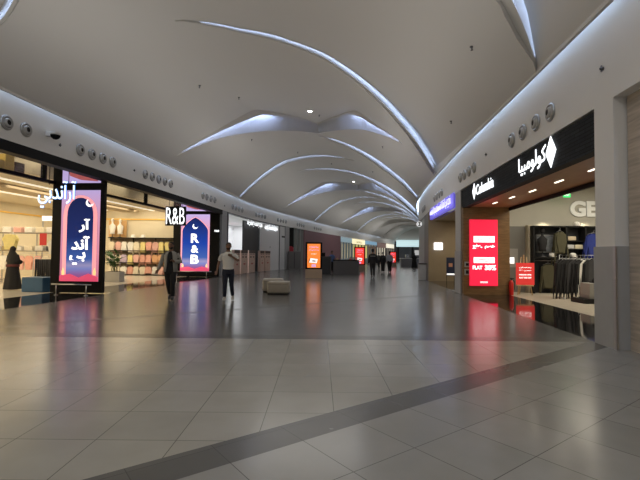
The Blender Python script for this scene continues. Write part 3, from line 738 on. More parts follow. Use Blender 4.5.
# planter with a leafy plant
leafm = mat('leaf_green', (.06, .16, .04), .5, var=.3, vscale=8)
pl = thing('potted_plant', 'leafy green plant in a grey planter inside the shopfront', 'plant', (-10.15, 21.2, 0))
b = MB(); b.box(-.36, -.3, 0, .36, .3, .5, bev=.02); b.build('planter', mat('planter_grey', (.42, .4, .37), .6), pl)
b = MB(); b.box(-.33, -.27, .49, .33, .27, .51); b.build('soil', mat('soil', (.05, .03, .02), .9), pl)
b = MB(); lf = MB()
for i in range(16):
    a = random.uniform(0, 2*PI); l = random.uniform(.5, 1.05); bx, by = random.uniform(-.15, .15), random.uniform(-.12, .12)
    top = Vector((bx+math.cos(a)*l*.35, by+math.sin(a)*l*.35, .5+l)); base = Vector((bx, by, .5))
    b.tube([base, base.lerp(top, .5)+Vector((0, 0, .05)), top], [.012, .009, .005], 5)
    for q in (.45, .6, .75, .88, 1.):
        c = base.lerp(top, q); aa = a+random.uniform(-1.6, 1.6); d = Vector((math.cos(aa), math.sin(aa), random.uniform(-.1, .7))).normalized(); s_ = d.cross(Vector((0, 0, 1))).normalized(); L_ = random.uniform(.3, .48)
        up = s_.cross(d)*.02
        lf.face([c, c+d*L_*.35+s_*L_*.2-up, c+d*L_*.75+s_*L_*.14, c+d*L_, c+d*L_*.75-s_*L_*.14, c+d*L_*.35-s_*L_*.2-up])
b.build('stem', mat('stem', (.1, .14, .05), .6), pl); lf.build('foliage', leafm, pl)
# low display at the left of the planter, pink top seen behind the screen edge
garment('tee', .40, .58, .12, 'pale pink', (-12.3, 24.0, 1.65), .1, 'pale pink top on a stand behind the leafy plant', 'tops near the plant')
b = MB(); b.tube([(0, 0, 0), (0, 0, 1.75)], .015, 8); b.lathe([(.18, 0), (.18, .02)], 16); b.tube([(-.15, 0, 1.75), (.15, 0, 1.75)], .012, 6)
o = b.build('garment_stand', steel); o.location = (-12.3, 24.08, 0); tag(o, 'slim steel stand behind the leafy plant', 'stand')

# racks at the left end of the fashion shop
rk = thing('clothes_rack', 'long shelf rack of tops behind the woman in black', 'rack', (-14.2, 20.2, 0))
for z in (.1, 1.45, 2.3):
    b = MB(); b.box(-2.4, -.25, z, 2.4, .25, z+.04); b.build('shelf', mat('rack_shelf', (.25, .22, .18), .5), rk)
for x in (-2.4, -.8, .8, 2.4):
    b = MB(); b.box(x-.02, -.02, 0, x+.02, .02, 2.5); b.build('upright', steel, rk)
b = MB(); b.tube([(-2.38, -.2, 1.38), (2.38, -.2, 1.38)], .012, 8); b.build('rail', steel, rk)
for i in range(12):
    c = ('pale pink', 'pale pink', 'salmon', 'pale pink', 'white', 'pale pink', 'pale pink', 'salmon', 'pale pink', 'cream', 'white', 'cream')[i]
    garment('tee', .40, .66, .12, c, (-16.4+.40*i, 20.0, 1.26), random.uniform(-.15, .15), '%s top hanging on the long rack behind the woman, %s from the left' % (c, ordw[i]), 'tops on the long rack')
def folded(w, d, h, color, loc, rz, label, group):
    t = thing('folded_stack', label, 'clothes', loc, rz, group)
    n = 4
    for k in range(n):
        b = MB(); b.box(-w/2, -d/2, k*h/n+.003, w/2, d/2, (k+1)*h/n, bev=h/n*.3); b.build('folded_top', fabric(color, GC[color]), t)
for i in range(9):
    c = ('white', 'cream', 'white', 'beige', 'white', 'cream', 'white', 'charcoal', 'white')[i]
    folded(.38, .34, .22, c, (-16.3+.52*i, 20.2, 1.492), random.uniform(-.1, .1), '%s stack of folded tops on the long rack, %s from the left' % (c, ordw[i]), 'folded tops on the long rack')
for i in range(9):
    c = ('cream', 'white', 'cream', 'white', 'pale pink', 'white', 'cream', 'white', 'cream')[i]
    folded(.38, .34, .26, c, (-16.3+.52*i, 20.2, 2.342), random.uniform(-.1, .1), '%s folded stack on the top shelf of the long rack, %s from left' % (c, ordw[i]), 'folded tops on the long rack top')
# yellow top on a stand, behind the woman
def stand_top(x, y, z, color, label):
    garment('tee', .62, .62, .2, color, (x, y, z), .05, label, None)
    b = MB(); b.tube([(0, 0, 0), (0, 0, z+.1)], .015, 8); b.lathe([(.2, 0), (.2, .02)], 16); o = b.build('garment_stand', steel); o.location = (x, y+.13, 0)
    tag(o, 'steel stand carrying the '+color+' top', 'stand')
stand_top(-12.75, 17.6, 2.15, 'yellow', 'bright yellow top on a stand above the woman in black')
stand_top(-11.35, 18.3, 1.95, 'white', 'white top on a stand above the blue box')
# low rail with dark trousers
t = thing('trouser_rack', 'low rack with dark trousers behind the blue box', 'rack', (-10.95, 17.2, 0), .05)
b = MB(); b.tube([(-.55, 0, 0), (-.55, 0, 1.2), (.55, 0, 1.2), (.55, 0, 0)], .015, 8); b.build('frame', steel, t)
for i in range(6):
    x = -10.95-.42+.17*i
    tr = thing('hanging_trousers', 'dark trousers on the low rack, %s from the left' % ordw[i], 'trousers', (x, 17.2, 1.19), random.uniform(-.3, .3), 'trousers on the low rack')
    b = MB()
    for q in (-1, 1): b.tube([(q*.035, 0, -.05), (q*.04, 0, -.4), (q*.045, 0, -.8)], [(.045, .05), (.04, .045), (.035, .04)], 8)
    b.build('cloth', fabric('charcoal', GC['charcoal']), tr)
    b = MB(); b.tube([(-.06, 0, -.04), (.06, 0, -.04)], .008, 6); b.tube([(0, 0, -.04), (0, 0, .015)], .004, 5); b.build('hanger', steel_thin, tr)
# blue plinth
b = MB(); b.prism([(-.55, -.3), (.28, -.42), (.5, -.05), (.4, .35), (-.5, .35)], 0, .52)
bmesh.ops.bevel(b.bm, geom=list(b.bm.edges), offset=.015, segments=2, affect='EDGES')
o = b.build('display_plinth', mat('blue_plinth', (.035, .10, .20), .45, var=.1)); o.location = (-10.1, 15.6, 0); tag(o, 'low blue display plinth at the mouth of the fashion shop', 'plinth')
# white header sign and red poster inside
t = thing('header_sign', 'long white lit header board above the shelves at the left', 'sign', (-12.55, 20.6, 0))
b = MB(); b.box(-.9, 0, 2.95, .95, .08, 3.18, bev=.01); b.build('board', mat('header_white', (.9, .9, .88), .5, emit=.7), t)
b = MB(); b.box(-.88, .0, 0, -.84, .05, 2.95); b.box(.89, .0, 0, .93, .05, 2.95); b.build('post', steel, t)
script_strokes(matte_black, t, (-.1, -.004, 3.06), .7, .07, 12, 2, depth=.004)
b = MB(); b.box(-.16, 0, 0, .16, .02, .55); o = b.build('poster', mat('poster_red', (.5, .03, .03), .5)); o.location = (-12.9, 19.88, 1.75); tag(o, 'small dark red poster hung at the long rack', 'poster')

# ------------------------------------------------------------------ outdoor shop contents
dk = thing('wall_display', 'dark wall display of outdoor clothes behind the jacket rack', 'display', (11.1, 17.18, 0))
b = MB(); b.box(-2.75, -.06, 0, 3.2, -.01, 2.65); b.build('back_panel', mat('dark_display', (.025, .028, .035), .5), dk)
for z in (1.38, 2.6):
    b = MB(); b.box(-2.75, -.5, z, 3.2, -.06, z+.05); b.build('shelf', matte_black, dk)
for z in (1.72, 2.05):
    b = MB(); b.box(-1.42, -.4, z, -.72, -.06, z+.03); b.build('short_shelf', matte_black, dk)
for x in (-2.73, -1.45, -.7, 1.3, 3.18):
    b = MB(); b.box(x-.025, -.5, 0, x+.025, -.06, 2.65); b.build('upright', matte_black, dk)
b = MB(); b.tube([(-2.7, -.3, 1.28), (3.15, -.3, 1.28)], .014, 8); b.build('rail', steel, dk)
OUTW = 'the dark wall display'
items = [('jacket', .62, .95, 'olive', 9.0), ('jacket', .55, .9, 'olive', 9.45), ('jacket', .5, .95, 'beige', 9.95), ('jacket', .55, .95, 'black', 10.4), ('jacket', .55, .95, 'black', 10.9), ('jacket', .55, .95, 'charcoal', 11.5), ('jacket', .55, .95, 'black', 12.1)]
for i, (k_, w, h, c, x) in enumerate(items):
    garment(k_, w, h, .2, c, (x, 16.86, 1.14), random.uniform(-.2, .2), '%s jacket in the lower row of %s, %s from the left' % (c, OUTW, ordw[i]), 'jackets in the lower row of the dark display')
garment('jacket', .55, .85, .22, 'olive', (9.42, 16.75, 2.42), .1, 'olive jacket in the upper row of the dark wall display', 'jackets in the upper row of the dark display')
garment('jacket', .8, .95, .22, 'blue', (10.72, 16.7, 2.35), -.1, 'bright blue jacket in the upper row of the dark wall display', 'jackets in the upper row of the dark display')
bust('torso_mannequin', (8.78, 16.85, 1.432), 'dark torso mannequin on the upper shelf of the outdoor shop', 1.05, fabric('black', GC['black']))
t = thing('framed_picture', 'pale framed picture behind the dark mannequin', 'picture', (9.0, 17.1, 1.6)); b = MB(); b.box(-.36, -.02, 0, .36, .0, .72); b.build('frame', steel, t)
b = MB(); b.box(-.32, -.026, .04, .32, -.021, .68); b.box(-.3, -.03, .1, -.1, -.027, .5); b.build('print', mat('print_pale', (.25, .27, .3), .5, var=.5, vscale=12), t)
for i, (x, z) in enumerate(((9.95, 2.09), (9.87, 1.76), (10.22, 1.76), (11.75, 2.66))):
    b = MB(); b.box(-.155, -.12, 0, .155, .12, .16, bev=.02); o = b.build('shoe_box', mat('goods_%d' % i, ((.6, .5, .35), (.5, .5, .5), (.6, .55, .4), (.2, .2, .22))[i], .5)); o.location = (x, 16.95, z+.012 if i == 3 else z)
    tag(o, ('tan box on the upper short shelf', 'grey box on the lower short shelf, left', 'tan box on the lower short shelf, right', 'dark box on top of the dark wall display')[i], 'box')
for i, (x, z) in enumerate(((9.16, 1.432), (9.98, 1.432), (10.15, 2.665))):
    b = MB(); b.lathe([(.10, 0), (.12, .03), (.12, .10), (.09, .15), (.02, .17)], 16); b.box(-.07, -.2, .0, .07, -.08, .015)
    o = b.build('cap', fabric('white', GC['white'])); o.location = (x, 16.85, z); tag(o, ('white cap on the upper shelf, left of the olive jacket', 'white cap on the upper shelf, right of the olive jacket', 'white cap on top of the dark display')[i], 'cap')
# jacket rack standing on the floor
JR = (8.84, 14.7)
t = thing('garment_rack', 'floor rack of black jackets in the outdoor shop', 'rack', (*JR, 0), 0)
b = MB(); b.tube([(-.6, 0, .05), (-.6, 0, 1.5), (.6, 0, 1.5), (.6, 0, .05)], .018, 8); b.build('frame', steel, t)
for x in (-.6, .6):
    b = MB(); b.tube([(x, -.3, .04), (x, .3, .04)], .018, 8); b.build('foot', steel, t)
for i in range(9):
    c = ('black', 'black', 'black', 'charcoal', 'black', 'black', 'white', 'black', 'charcoal')[i]
    garment('jacket', .66, 1.12, .16, c, (JR[0]-.5+.125*i, JR[1], 1.345), random.uniform(.1, .5) , '%s jacket on the floor rack, %s from the left' % (c, ordw[i]), 'jackets on the floor rack')
t = thing('display_pedestal', 'grey pedestal on a black base beside the jacket rack', 'pedestal', (8.62, 13.5, 0))
b = MB(); b.box(-.5, -.35, 0, .6, .35, .14); b.build('base', matte_black, t)
b = MB(); b.box(-.26, -.25, .14, .5, .25, .62, bev=.01); b.build('block', mat('pedestal_grey', (.3, .29, .27), .5), t)
b = MB(); b.ball((0, 0, .07), (.13, .13, .11), 12); b.box(-.12, -.13, 0, .14, .2, .05, bev=.02); o = b.build('shoe', fabric('black', GC['black'])); o.location = (8.7, 13.45, .62); tag(o, 'black boot on the grey pedestal', 'shoe')
# grey recess with pale post beside the wooden wall
b = MB(); b.box(8.28, 16.95, 0, 8.42, 17.2, 2.7); struct(b.build('trim_10', mat('pale_post', (.55, .5, .38), .5)))
t = thing('framed_board', 'grey framed panel between wooden wall and pale post', 'panel', (7.75, 17.19, .0)); b = MB(); b.box(-.5, -.03, .02, .5, 0, 2.65); b.build('panel', mat('panel_grey', (.16, .155, .14), .5), t)
b = MB(); b.box(-.4, -.045, 1.0, .2, -.03, 1.75); b.build('picture', mat('panel_picture', (.3, .29, .27), .4), t); b = MB(); b.box(-.3, -.05, 1.15, .05, -.046, 1.4); b.build('label_card', print_white, t)
# easel with red board
ez = thing('easel_sign', 'red promotion board on a wooden easel at the shop entrance', 'sign', (7.62, 15.9, 0), -.06)
ewood = grain_mat('easel_wood', (.5, .33, .16), (.6, .42, .22), 5, .5)
for x in (-.26, .26):
    b = MB(); b.tube([(x, -.02, 0), (x*.35, .1, 1.42)], [.02, .018], 6); b.build('leg', ewood, ez)
b = MB(); b.tube([(0, .5, 0), (0, .12, 1.42)], [.02, .018], 6); b.build('leg', ewood, ez)
b = MB(); b.box(-.30, -.05, .34, .30, .02, .38); b.build('ledge', ewood, ez)
b = MB(); b.box(-.02, .06, .9, .02, .1, 1.5); b.build('mast', ewood, ez)
b = MB(); b.box(-.33, -.045, .39, .33, -.02, 1.2); b.build('board', mat('easel_red', (.75, .04, .04), .5, emit=.35, ecol=(.8, .05, .04)), ez)
for z, bd, h in ((1.03, '\ufee5\ufe8e\ufec0\ufee3\ufead', .06), (.92, '٪۳۰ \ufee2\ufebc\ufea7', .07), (.76, 'RAMADAN OFFER', .05), (.65, 'FLAT 30% OFF', .06)):
    text_obj('lettering', bd, print_white, 1, ez, (0, -.05, z), width=.44, height=h, bold=.03, depth=.004)
# fire extinguisher
fe = thing('fire_extinguisher', 'red fire extinguisher standing by the wooden wall', 'extinguisher', (7.12, 15.9, 0))
b = MB(); b.lathe([(.075, 0), (.08, .02), (.08, .46), (.05, .53), (.025, .55)], 16); b.build('cylinder', mat('fire_red', (.55, .015, .01), .3), fe)
b = MB(); b.tube([(0, 0, .55), (0, 0, .6)], .02, 8); b.box(-.05, -.015, .6, .09, .015, .63); b.build('valve', matte_black, fe)
b = MB(); b.tube([(.02, -.02, .59), (.11, -.03, .5), (.1, -.03, .2)], .01, 6); b.build('hose', matte_black, fe)

# ------------------------------------------------------------------ next shop on the right, violet sign
beige = mat('beige_shop_wall', (.30, .24, .16), .5, var=.05)
b = MB(); b.box(RX(24.4)-.0, 24.4, 0, RX(24.4)+6, 24.6, FB_R); struct(b.build('wall_beige_shop', beige))
struct(ribbon(RX, 1, 17.45, 24.4, 2.0+1.6, 3.8, 0, 3.5, 'wall_beige_shop_back', cream))
struct(ribbon(RX, 1, 17.45, 24.4, .36, 3.8, 3.45, 3.5, 'ceiling', beige))
violet = mat('violet_sign', (.25, .2, .8), .4, emit=.6, ecol=(.12, .10, .72))
vs = thing('shop_sign', 'violet lit sign band with pale letters over the beige shop', 'sign')
ribbon(RX, 1, 17.3, 23.6, -.04, .08, 3.42, 4.02, 'light_band', violet, vs)
vt = mat('violet_letters', (.8, .8, 1), .4, emit=1.4, ecol=(.62, .62, 1))
a = wang(RX, 20.4)
script_strokes(vt, vs, (RX(20.4)-.1, 20.4, 3.72), 5.6, .5, 20, 3, -PI/2-a)
t = thing('logo_sign', 'small square white lit logo sign on the beige wall', 'sign', (6.75, 24.36, 1.98)); b = MB(); b.box(-.24, -.05, -.2, .24, .02, .2, bev=.02); b.build('box', mat('logo_white', (1, 1, 1), .4, emit=2.2, ecol=(.9, .93, 1)), t)
text_obj('letter', 'C', mat('logo_blue', (.02, .04, .2), .5), 1, t, (0, -.056, 0), height=.22, bold=.03, depth=.004)
st2 = thing('storefront', 'black framed glass front of the beige shop with violet sign', 'storefront')
for y in (17.6, 20.7, 24.1):
    b = MB(); b.box(RX(y)+1.95, y-.07, 0, RX(y)+2.1, y+.07, 3.45); b.build('upright', black, st2)
ribbon(RX, 1, 17.5, 24.2, 1.98, 2.06, 3.2, 3.44, 'head_bar', black, st2)
t = thing('standing_poster', 'dark blue standing poster before the beige wall', 'poster', (7.0, 22.9, 0), -.05)
b = MB(); b.box(-.22, -.03, .38, .22, .0, 1.35, bev=.008); b.build('board', mat('poster_navy', (.02, .03, .08), .4, var=.4), t)
for x in (-.2, .2):
    b = MB(); b.tube([(x, 0.01, 0), (x, .01, .38)], .012, 6); b.build('leg', matte_black, t)
b = MB(); b.box(-.1, -.035, .85, .1, -.031, 1.05); b.build('picture', mat('poster_pic', (.6, .3, .2), .5), t); b = MB(); b.box(-.2, -.035, .42, .2, -.031, .5); b.build('caption', print_white, t)
b = MB(); b.prism([(RX(24.6), 24.6), (RX(27), 27), (RX(27)+.6, 27), (RX(24.6)+.6, 24.6)], 0, FB_R); struct(b.build('wall_pier_far', mat('pier_far', (.22, .21, .21), .5)))
t = thing('litter_bin', 'dark grey square litter bin against the far right pier', 'bin', (RX(25.4)-.28, 25.4, 0), -.15)
b = MB(); b.box(-.22, -.22, 0, .22, .22, .92, bev=.015); b.build('body', clad, t); b = MB(); b.box(-.24, -.24, .92, .24, .24, 1.0, bev=.01); b.build('lid', dark_steel, t)
struct(ribbon(RX, 1, 27, YE, 3, 3.2, 0, FB_R, 'wall_right_far', mat('far_shop_wall', (.25, .24, .23), .6)))
struct(ribbon(RX, 1, 27, 60, .05, .2, 0, FB_R, 'wall_right_far_front', mat('far_front_wall', (.45, .46, .46), .5)))
t = thing('hanging_sign', 'white lit round sign projecting from the far right wall', 'sign', (RX(28.5)-.2, 28.5, 3.55)); 
b = MB(); b.lathe([(.17, -.06), (.18, 0), (.17, .06)], 24, Matrix.Rotation(PI/2, 4, 'X')); b.build('disc', mat('dim_sign', (.9, .9, .9), .5, emit=.7), t)
b = MB(); b.tube([(0, 0, 0), (.3, 0, 0)], .02, 6); b.build('arm', dark_steel, t)
b = MB(); b.slab_xz([(-.1, -.13), (.1, -.13), (.02, .0), (.1, .13), (-.1, .13), (-.02, 0)], -.075, -.068); b.build('emblem', matte_black, t)

# ------------------------------------------------------------------ left shops beyond the pier
def wall_pt(y, o=0.): return Vector((LX(y)-o, y, 0))
bright_white = mat('bright_white_wall', (.8, .8, .8), .5)
struct(ribbon(LX, -1, 28.3, 41.6, 5, 5.2, 0, 4.2, 'wall_white_shop', bright_white))
struct(ribbon(LX, -1, 28.3, 41.6, .36, 4.98, 4.15, 4.2, 'ceiling', bright_white))
for y0 in (28.25, 41.4):
    b = MB(); b.box(LX(y0)-5, y0, 0, LX(y0)-.92, y0+.1, 4.14); struct(b.build('wall_white_shop_side', bright_white))
bb = []
ff = bmesh.new()
def flat_floor(name, f, side, y0, y1, o0, o1, m):
    b = MB(); n = 6
    for i in range(n):
        a, c = y0+(y1-y0)*i/n, y0+(y1-y0)*(i+1)/n
        b.face([(f(a)+side*o0, a, 0), (f(a)+side*o1, a, 0), (f(c)+side*o1, c, 0), (f(c)+side*o0, c, 0)])
    return struct(b.build(name, m))
flat_floor('floor', RX, 1, YB, 6.65, 0, .3, tileA); flat_floor('floor', LX, -1, YB, 3, 0, 1.0, tileA); flat_floor('floor', RX, 1, 24.4, YE, 0, 3.1, tileC); flat_floor('floor', LX, -1, 60, YE, 0, 2.2, tileC)
flat_floor('floor', LX, -1, 28.2, 60, 0, 5, mat('white_shop_floor', (.5, .5, .5), .2))
cos = thing('storefront', 'white open storefront of the cosmetics shop past the grey pier', 'storefront')
ribbon(LX, -1, 28.0, 41.4, .0, .12, 4.08, 4.19, 'head_bar', dark_steel, cos)
ribbon(LX, -1, 40.0, 40.1, .0, .12, 0, 4.08, 'upright', dark_steel, cos)
ribbon(LX, -1, 28.05, 28.15, .0, .12, 0, 4.08, 'upright', dark_steel, cos)
ribbon(LX, -1, 35.6, 40.0, .05, .12, 0, 4.05, 'white_door', mat('door_white', (.72, .72, .74), .4), cos)
ribbon(LX, -1, 40.1, 41.35, .0, .3, 0, 4.08, 'end_panel', mat('end_grey', (.6, .6, .62), .5), cos)
bp_ = thing('black_screen_wall', 'tall black panel hanging in the cosmetics shopfront', 'panel')
ribbon(LX, -1, 32.4, 36.4, .30, .42, .0, 4.0, 'board', mat('panel_black', (.02, .02, .02), .5), bp_)
b = MB(); x, y = on_l(37.8, .03); b.box(x-.02, y-.1, 2.0, x+.0, y+.1, 2.15); t_ = b.build('door_plate', matte_black, cos)
sg = thing('shop_sign', 'white lit script lettering above the cosmetics shopfront', 'sign')
a = wang(LX, 34.5)
script_strokes(letter_white, sg, (LX(34.0)+.06, 34.0, 3.82), 3.6, .5, 9, 5, PI/2-a)
script_strokes(letter_white, sg, (LX(37.9)+.06, 37.9, 3.76), 3.0, .55, 8, 8, PI/2-wang(LX, 37.9))
skin_print = mat('portrait_skin', (.66, .47, .39), .5, var=.2, vscale=3); brow = mat('portrait_dark', (.07, .03, .02), .5); lips = mat('portrait_lips', (.45, .09, .08), .5); eyew = mat('portrait_white', (.7, .7, .7), .5)
for i, (y0, y1) in enumerate(((28.6, 29.9), (30.1, 31.7), (31.9, 33.5), (34.7, 35.7), (35.85, 37.1))):
    ym = (y0+y1)/2; a = wang(LX, ym); w = (y1-y0)*.96
    t = thing('portrait_stand', 'standing beauty portrait panel, %s from the left before the white shop' % ordw[i], 'panel', (LX(ym)+.25, ym, 0), PI/2-a, 'beauty portrait panels')
    b = MB(); b.box(-w/2, -.02, .02, w/2, .2, 1.72, bev=.01); b.build('board', skin_print, t)
    b = MB()
    for q in (-1, 1):
        e = [(q*w*.22+w*.15*math.cos(k*PI/5), 1.22+.055*math.sin(k*PI/5)) for k in range(10)]; b.slab_xz(e, -.026, -.021)
        b.slab_xz([(q*w*.06, 1.36), (q*w*.22, 1.43), (q*w*.4, 1.38), (q*w*.4, 1.41), (q*w*.22, 1.47), (q*w*.06, 1.40)], -.026, -.021)
    b.slab_xz([(-w*.5, 1.5), (w*.5, 1.5), (w*.5, 1.72), (-w*.5, 1.72)], -.025, -.021)
    b.slab_xz([(-w*.06, .9), (w*.06, .9), (w*.04, .93), (-w*.04, .93)], -.026, -.021)
    b.build('eyes_and_hair', brow, t)
    b = MB(); b.slab_xz([(-w*.2, .72), (0, .64), (w*.2, .72), (w*.07, .79), (0, .765), (-w*.07, .79)], -.026, -.021); b.build('lips', lips, t)
# pink poster and shelves inside
t = thing('wall_poster', 'magenta poster inside the white cosmetics shop', 'poster'); ribbon(LX, -1, 37.4, 38.6, 4.2, 4.3, 2.9, 3.9, 'print', mat('magenta', (.6, .05, .2), .5), t)
for i in range(3):
    t = thing('counter', 'small dark makeup counter inside the white shop, %s from the left' % ordw[i], 'counter', (LX(35+1.1*i)-2.5, 35+1.1*i, 0))
    b = MB(); b.box(-.4, -.4, 0, .4, .4, 1.3, bev=.02); b.build('body', matte_black, t); b = MB(); b.box(-.4, -.4, 1.3, .4, .4, 1.75); b.build('lit_top', mat('lit_counter', (.6, .7, .5), .5, emit=.5), t)

# grey pier, dark opening with a red arch, grey front, mauve hoarding
struct(ribbon(LX, -1, 41.5, 42.6, -.02, .4, 0, FB_L, 'wall_pier_grey', mat('pier_grey2', (.3, .3, .31), .5)))
b = MB(); x, y = on_l(41.9, -.04); 
t = thing('notice_plate', 'small dark plate on the grey pier beyond the cosmetics shop', 'plate'); ribbon(LX, -1, 40.5, 41.3, -.04, -.02, 3.05, 3.2, 'plate', matte_black, t)
struct(ribbon(LX, -1, 42.6, 44.0, 1.5, 1.6, 0, FB_L, 'wall_dark_recess', matte_black))
b = MB(); b.box(LX(44)-1.6, 43.97, 0, LX(44)-.02, 44.03, FB_L); struct(b.build('wall_dark_recess_side', matte_black))
t = thing('red_stand', 'red curved stand in the dark opening beyond the pier', 'stand', (-3.02, 43.2, 0))
b = MB(); p = [(-.45, 0), (.35, 0), (.35, .4), (.1, .5), (.05, 1.5), (.35, 1.75), (.35, 2.15), (.1, 2.3), (-.3, 2.25), (-.45, 2.0)]; b.slab_xz(p, -.1, .1); b.build('body', mat('stand_red', (.45, .02, .04), .4), t)
t = thing('grey_cabinet', 'grey panelled cabinet in front of the red stand', 'cabinet', (-2.5, 42.2, 0)); b = MB(); b.box(-.62, -.2, 0, .62, .2, 1.75, bev=.02); b.build('body', mat('cabinet_grey', (.16, .15, .15), .5), t); b = MB(); b.box(-.02, -.215, .1, .02, -.2, 1.65); b.build('door_gap', matte_black, t)
fg = thing('storefront', 'grey glazed storefront between red stand and mauve wall', 'storefront')
ribbon(LX, -1, 44.0, 47.4, .3, .4, 0, FB_L, 'back_panel', mat('grey_green', (.2, .23, .22), .4), fg)
for y in (44.05, 45.2, 46.3, 47.3): ribbon(LX, -1, y, y+.15, .1, .3, 0, FB_L, 'upright', mat('upright_grey', (.33, .33, .33), .4), fg)
struct(ribbon(LX, -1, 47.4, 62.4, .0, .2, 0, FB_L, 'wall_mauve', mat('mauve_wall', (.22, .10, .12), .6, var=.05)))
def shopfront(y0, y1, label, sign_c, sign_e, inner_c, inner_e, body_c, sign_h=.7):
    t = thing('storefront', label, 'storefront')
    ribbon(LX, -1, y0+.1, y1-.1, 2.0, 2.1, 0, FB_L-.9, 'interior', mat('glowing_back_wall', inner_c, .6, emit=inner_e, ecol=inner_c, var=.5, vscale=.8), t)  # back wall glows by itself in place of lamps inside the shop
    ribbon(LX, -1, y0+.1, y1-.1, -.05, .2, FB_L-.1-sign_h, FB_L-.1, 'sign_board', mat('sign', sign_c, .5, emit=sign_e, ecol=sign_c), t)
    n = 4
    for i in range(n+1):
        y = y0+(y1-y0)*i/n; ribbon(LX, -1, y-.12, y+.12, -.03, .15, 0, FB_L-.1-sign_h, 'upright', mat('shop_post', body_c, .5), t)
    ribbon(LX, -1, y0, y1, .25, 2.0, FB_L-.9, FB_L-.85, 'soffit', white_paint, t)
    ribbon(LX, -1, y0+.1, y1-.1, .1, .5, 0, .9, 'display_plinth', mat('plinth', body_c, .5), t)
    return t
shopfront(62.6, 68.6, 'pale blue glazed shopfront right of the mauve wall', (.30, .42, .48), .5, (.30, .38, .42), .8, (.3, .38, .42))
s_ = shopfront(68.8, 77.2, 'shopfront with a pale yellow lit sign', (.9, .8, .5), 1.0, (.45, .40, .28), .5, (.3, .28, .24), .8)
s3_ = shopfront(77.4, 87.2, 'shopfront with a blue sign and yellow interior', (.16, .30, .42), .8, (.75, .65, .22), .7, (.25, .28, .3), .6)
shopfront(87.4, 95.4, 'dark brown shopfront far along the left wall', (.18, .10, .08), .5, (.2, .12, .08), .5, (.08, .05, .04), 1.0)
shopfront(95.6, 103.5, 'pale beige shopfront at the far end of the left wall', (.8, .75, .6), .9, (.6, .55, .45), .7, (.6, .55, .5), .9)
ly = LX(73)
script_strokes(matte_black, s_, (LX(73)+.1, 73, 3.65), 4.2, .45, 5, 4, PI/2-wang(LX, 73))
# end of the mall
b = MB(); b.box(10, YE, FT-.2, 45, YE+.3, 9.5); struct(b.build('wall_end', ceil_paint))
b = MB(); b.box(15, YE+3, 0, 45, YE+3.2, 5); struct(b.build('wall_end_back', mat('end_dark', (.07, .07, .08), .6, var=.5, vscale=.7)))
es = thing('storefront', 'wide storefront closing the mall with a pale cyan lit fascia', 'storefront')
b = MB(); b.box(18.6, YE-.5, 3.6, 30, YE, 5.2); b.build('fascia', mat('end_fascia', (.55, .8, .85), .5, emit=.75, ecol=(.60, .80, .84)), es)
for x in (19, 22.5, 26, 29.6):
    b = MB(); b.box(x-.2, YE-.4, 0, x+.2, YE, 3.6); b.build('upright', matte_black, es)
for i, (x, c) in enumerate(((24, (.6, .6, .6)), (27.5, (.6, .15, .1)), (29.5, (.5, .4, .3)))):
    b = MB(); b.box(x-1, YE-.3, 1.6, x+1, YE-.2, 2.8); b.build('display', mat('end_display_%d' % i, c, .5, emit=.5), es)

# ------------------------------------------------------------------ advertising totems
def totem(x, y, w, h, label, bg, n, rz=0.):
    t = thing('advertising_totem', label, 'totem', (x, y, 0), rz)
    b = MB(); b.box(-w/2, -.14, 0, w/2, .14, h*.245, bev=.01); b.build('base', mat('totem_base', (.36, .27, .2), .5), t)
    b = MB(); b.box(-w/2, -.1, h*.245, w/2, .1, h, bev=.015); b.build('frame', black, t)
    sw, z0, z1 = w*.39, h*.29, h*.955
    b = MB(); b.box(-sw, -.11, z0, sw, -.101, z1); sc = b.build('screen', mat('totem_'+n, bg, .4, emit=1.0, ecol=bg), t)
    wm = mat('totem_print', (1, .95, .9), .4, emit=1.1, ecol=(1, .85, .85)); vm = mat('totem_violet', (.4, .25, .7), .4, emit=.8, ecol=(.75, .45, .75))
    H_ = z1-z0
    script_strokes(vm, sc, (0, -.115, z0+H_*.86), sw*1.4, H_*.13, 7, 11, depth=.004)
    script_strokes(vm, sc, (0, -.115, z0+H_*.74), sw*1.5, H_*.09, 9, 12, depth=.004)
    script_strokes(wm, sc, (0, -.115, z0+H_*.58), sw*.8, H_*.06, 8, 13, depth=.004)
    b = MB(); b.slab_xz([(-sw*.7, z0+H_*.22), (sw*.45, z0+H_*.19), (sw*.6, z0+H_*.36), (-sw*.5, z0+H_*.40)], -.118, -.112); b.build('gift_card', wm, sc)
    b = MB(); b.slab_xz([(-sw*.8, z0+H_*.2), (-sw*.7, z0+H_*.22), (-sw*.55, z0+H_*.38), (-sw*.7, z0+H_*.34)], -.118, -.112); b.slab_xz([(-sw*.25, z0+H_*.26), (sw*.3, z0+H_*.25), (sw*.3, z0+H_*.30), (-sw*.25, z0+H_*.31)], -.121, -.119); b.build('print', matte_black, sc)
    b = MB(); b.slab_xz([(-sw*.35, z0+H_*.03), (sw*.35, z0+H_*.03), (sw*.3, z0+H_*.14), (-sw*.3, z0+H_*.14)], -.118, -.112); b.build('footer', vm, sc)
    return t
totem(-.37, 26.35, 1.02, 2.2, 'advertising totem with an orange lit screen, nearest of three', (.80, .21, .035), 'orange')
totem(3.62, 38.9, 1.0, 2.2, 'advertising totem with a red lit screen behind the kiosk counter', (.9, .05, .03), 'red')
totem(9.3, 54.5, .95, 1.95, 'small red lit advertising totem, farthest of three', (.8, .04, .02), 'dark_red')

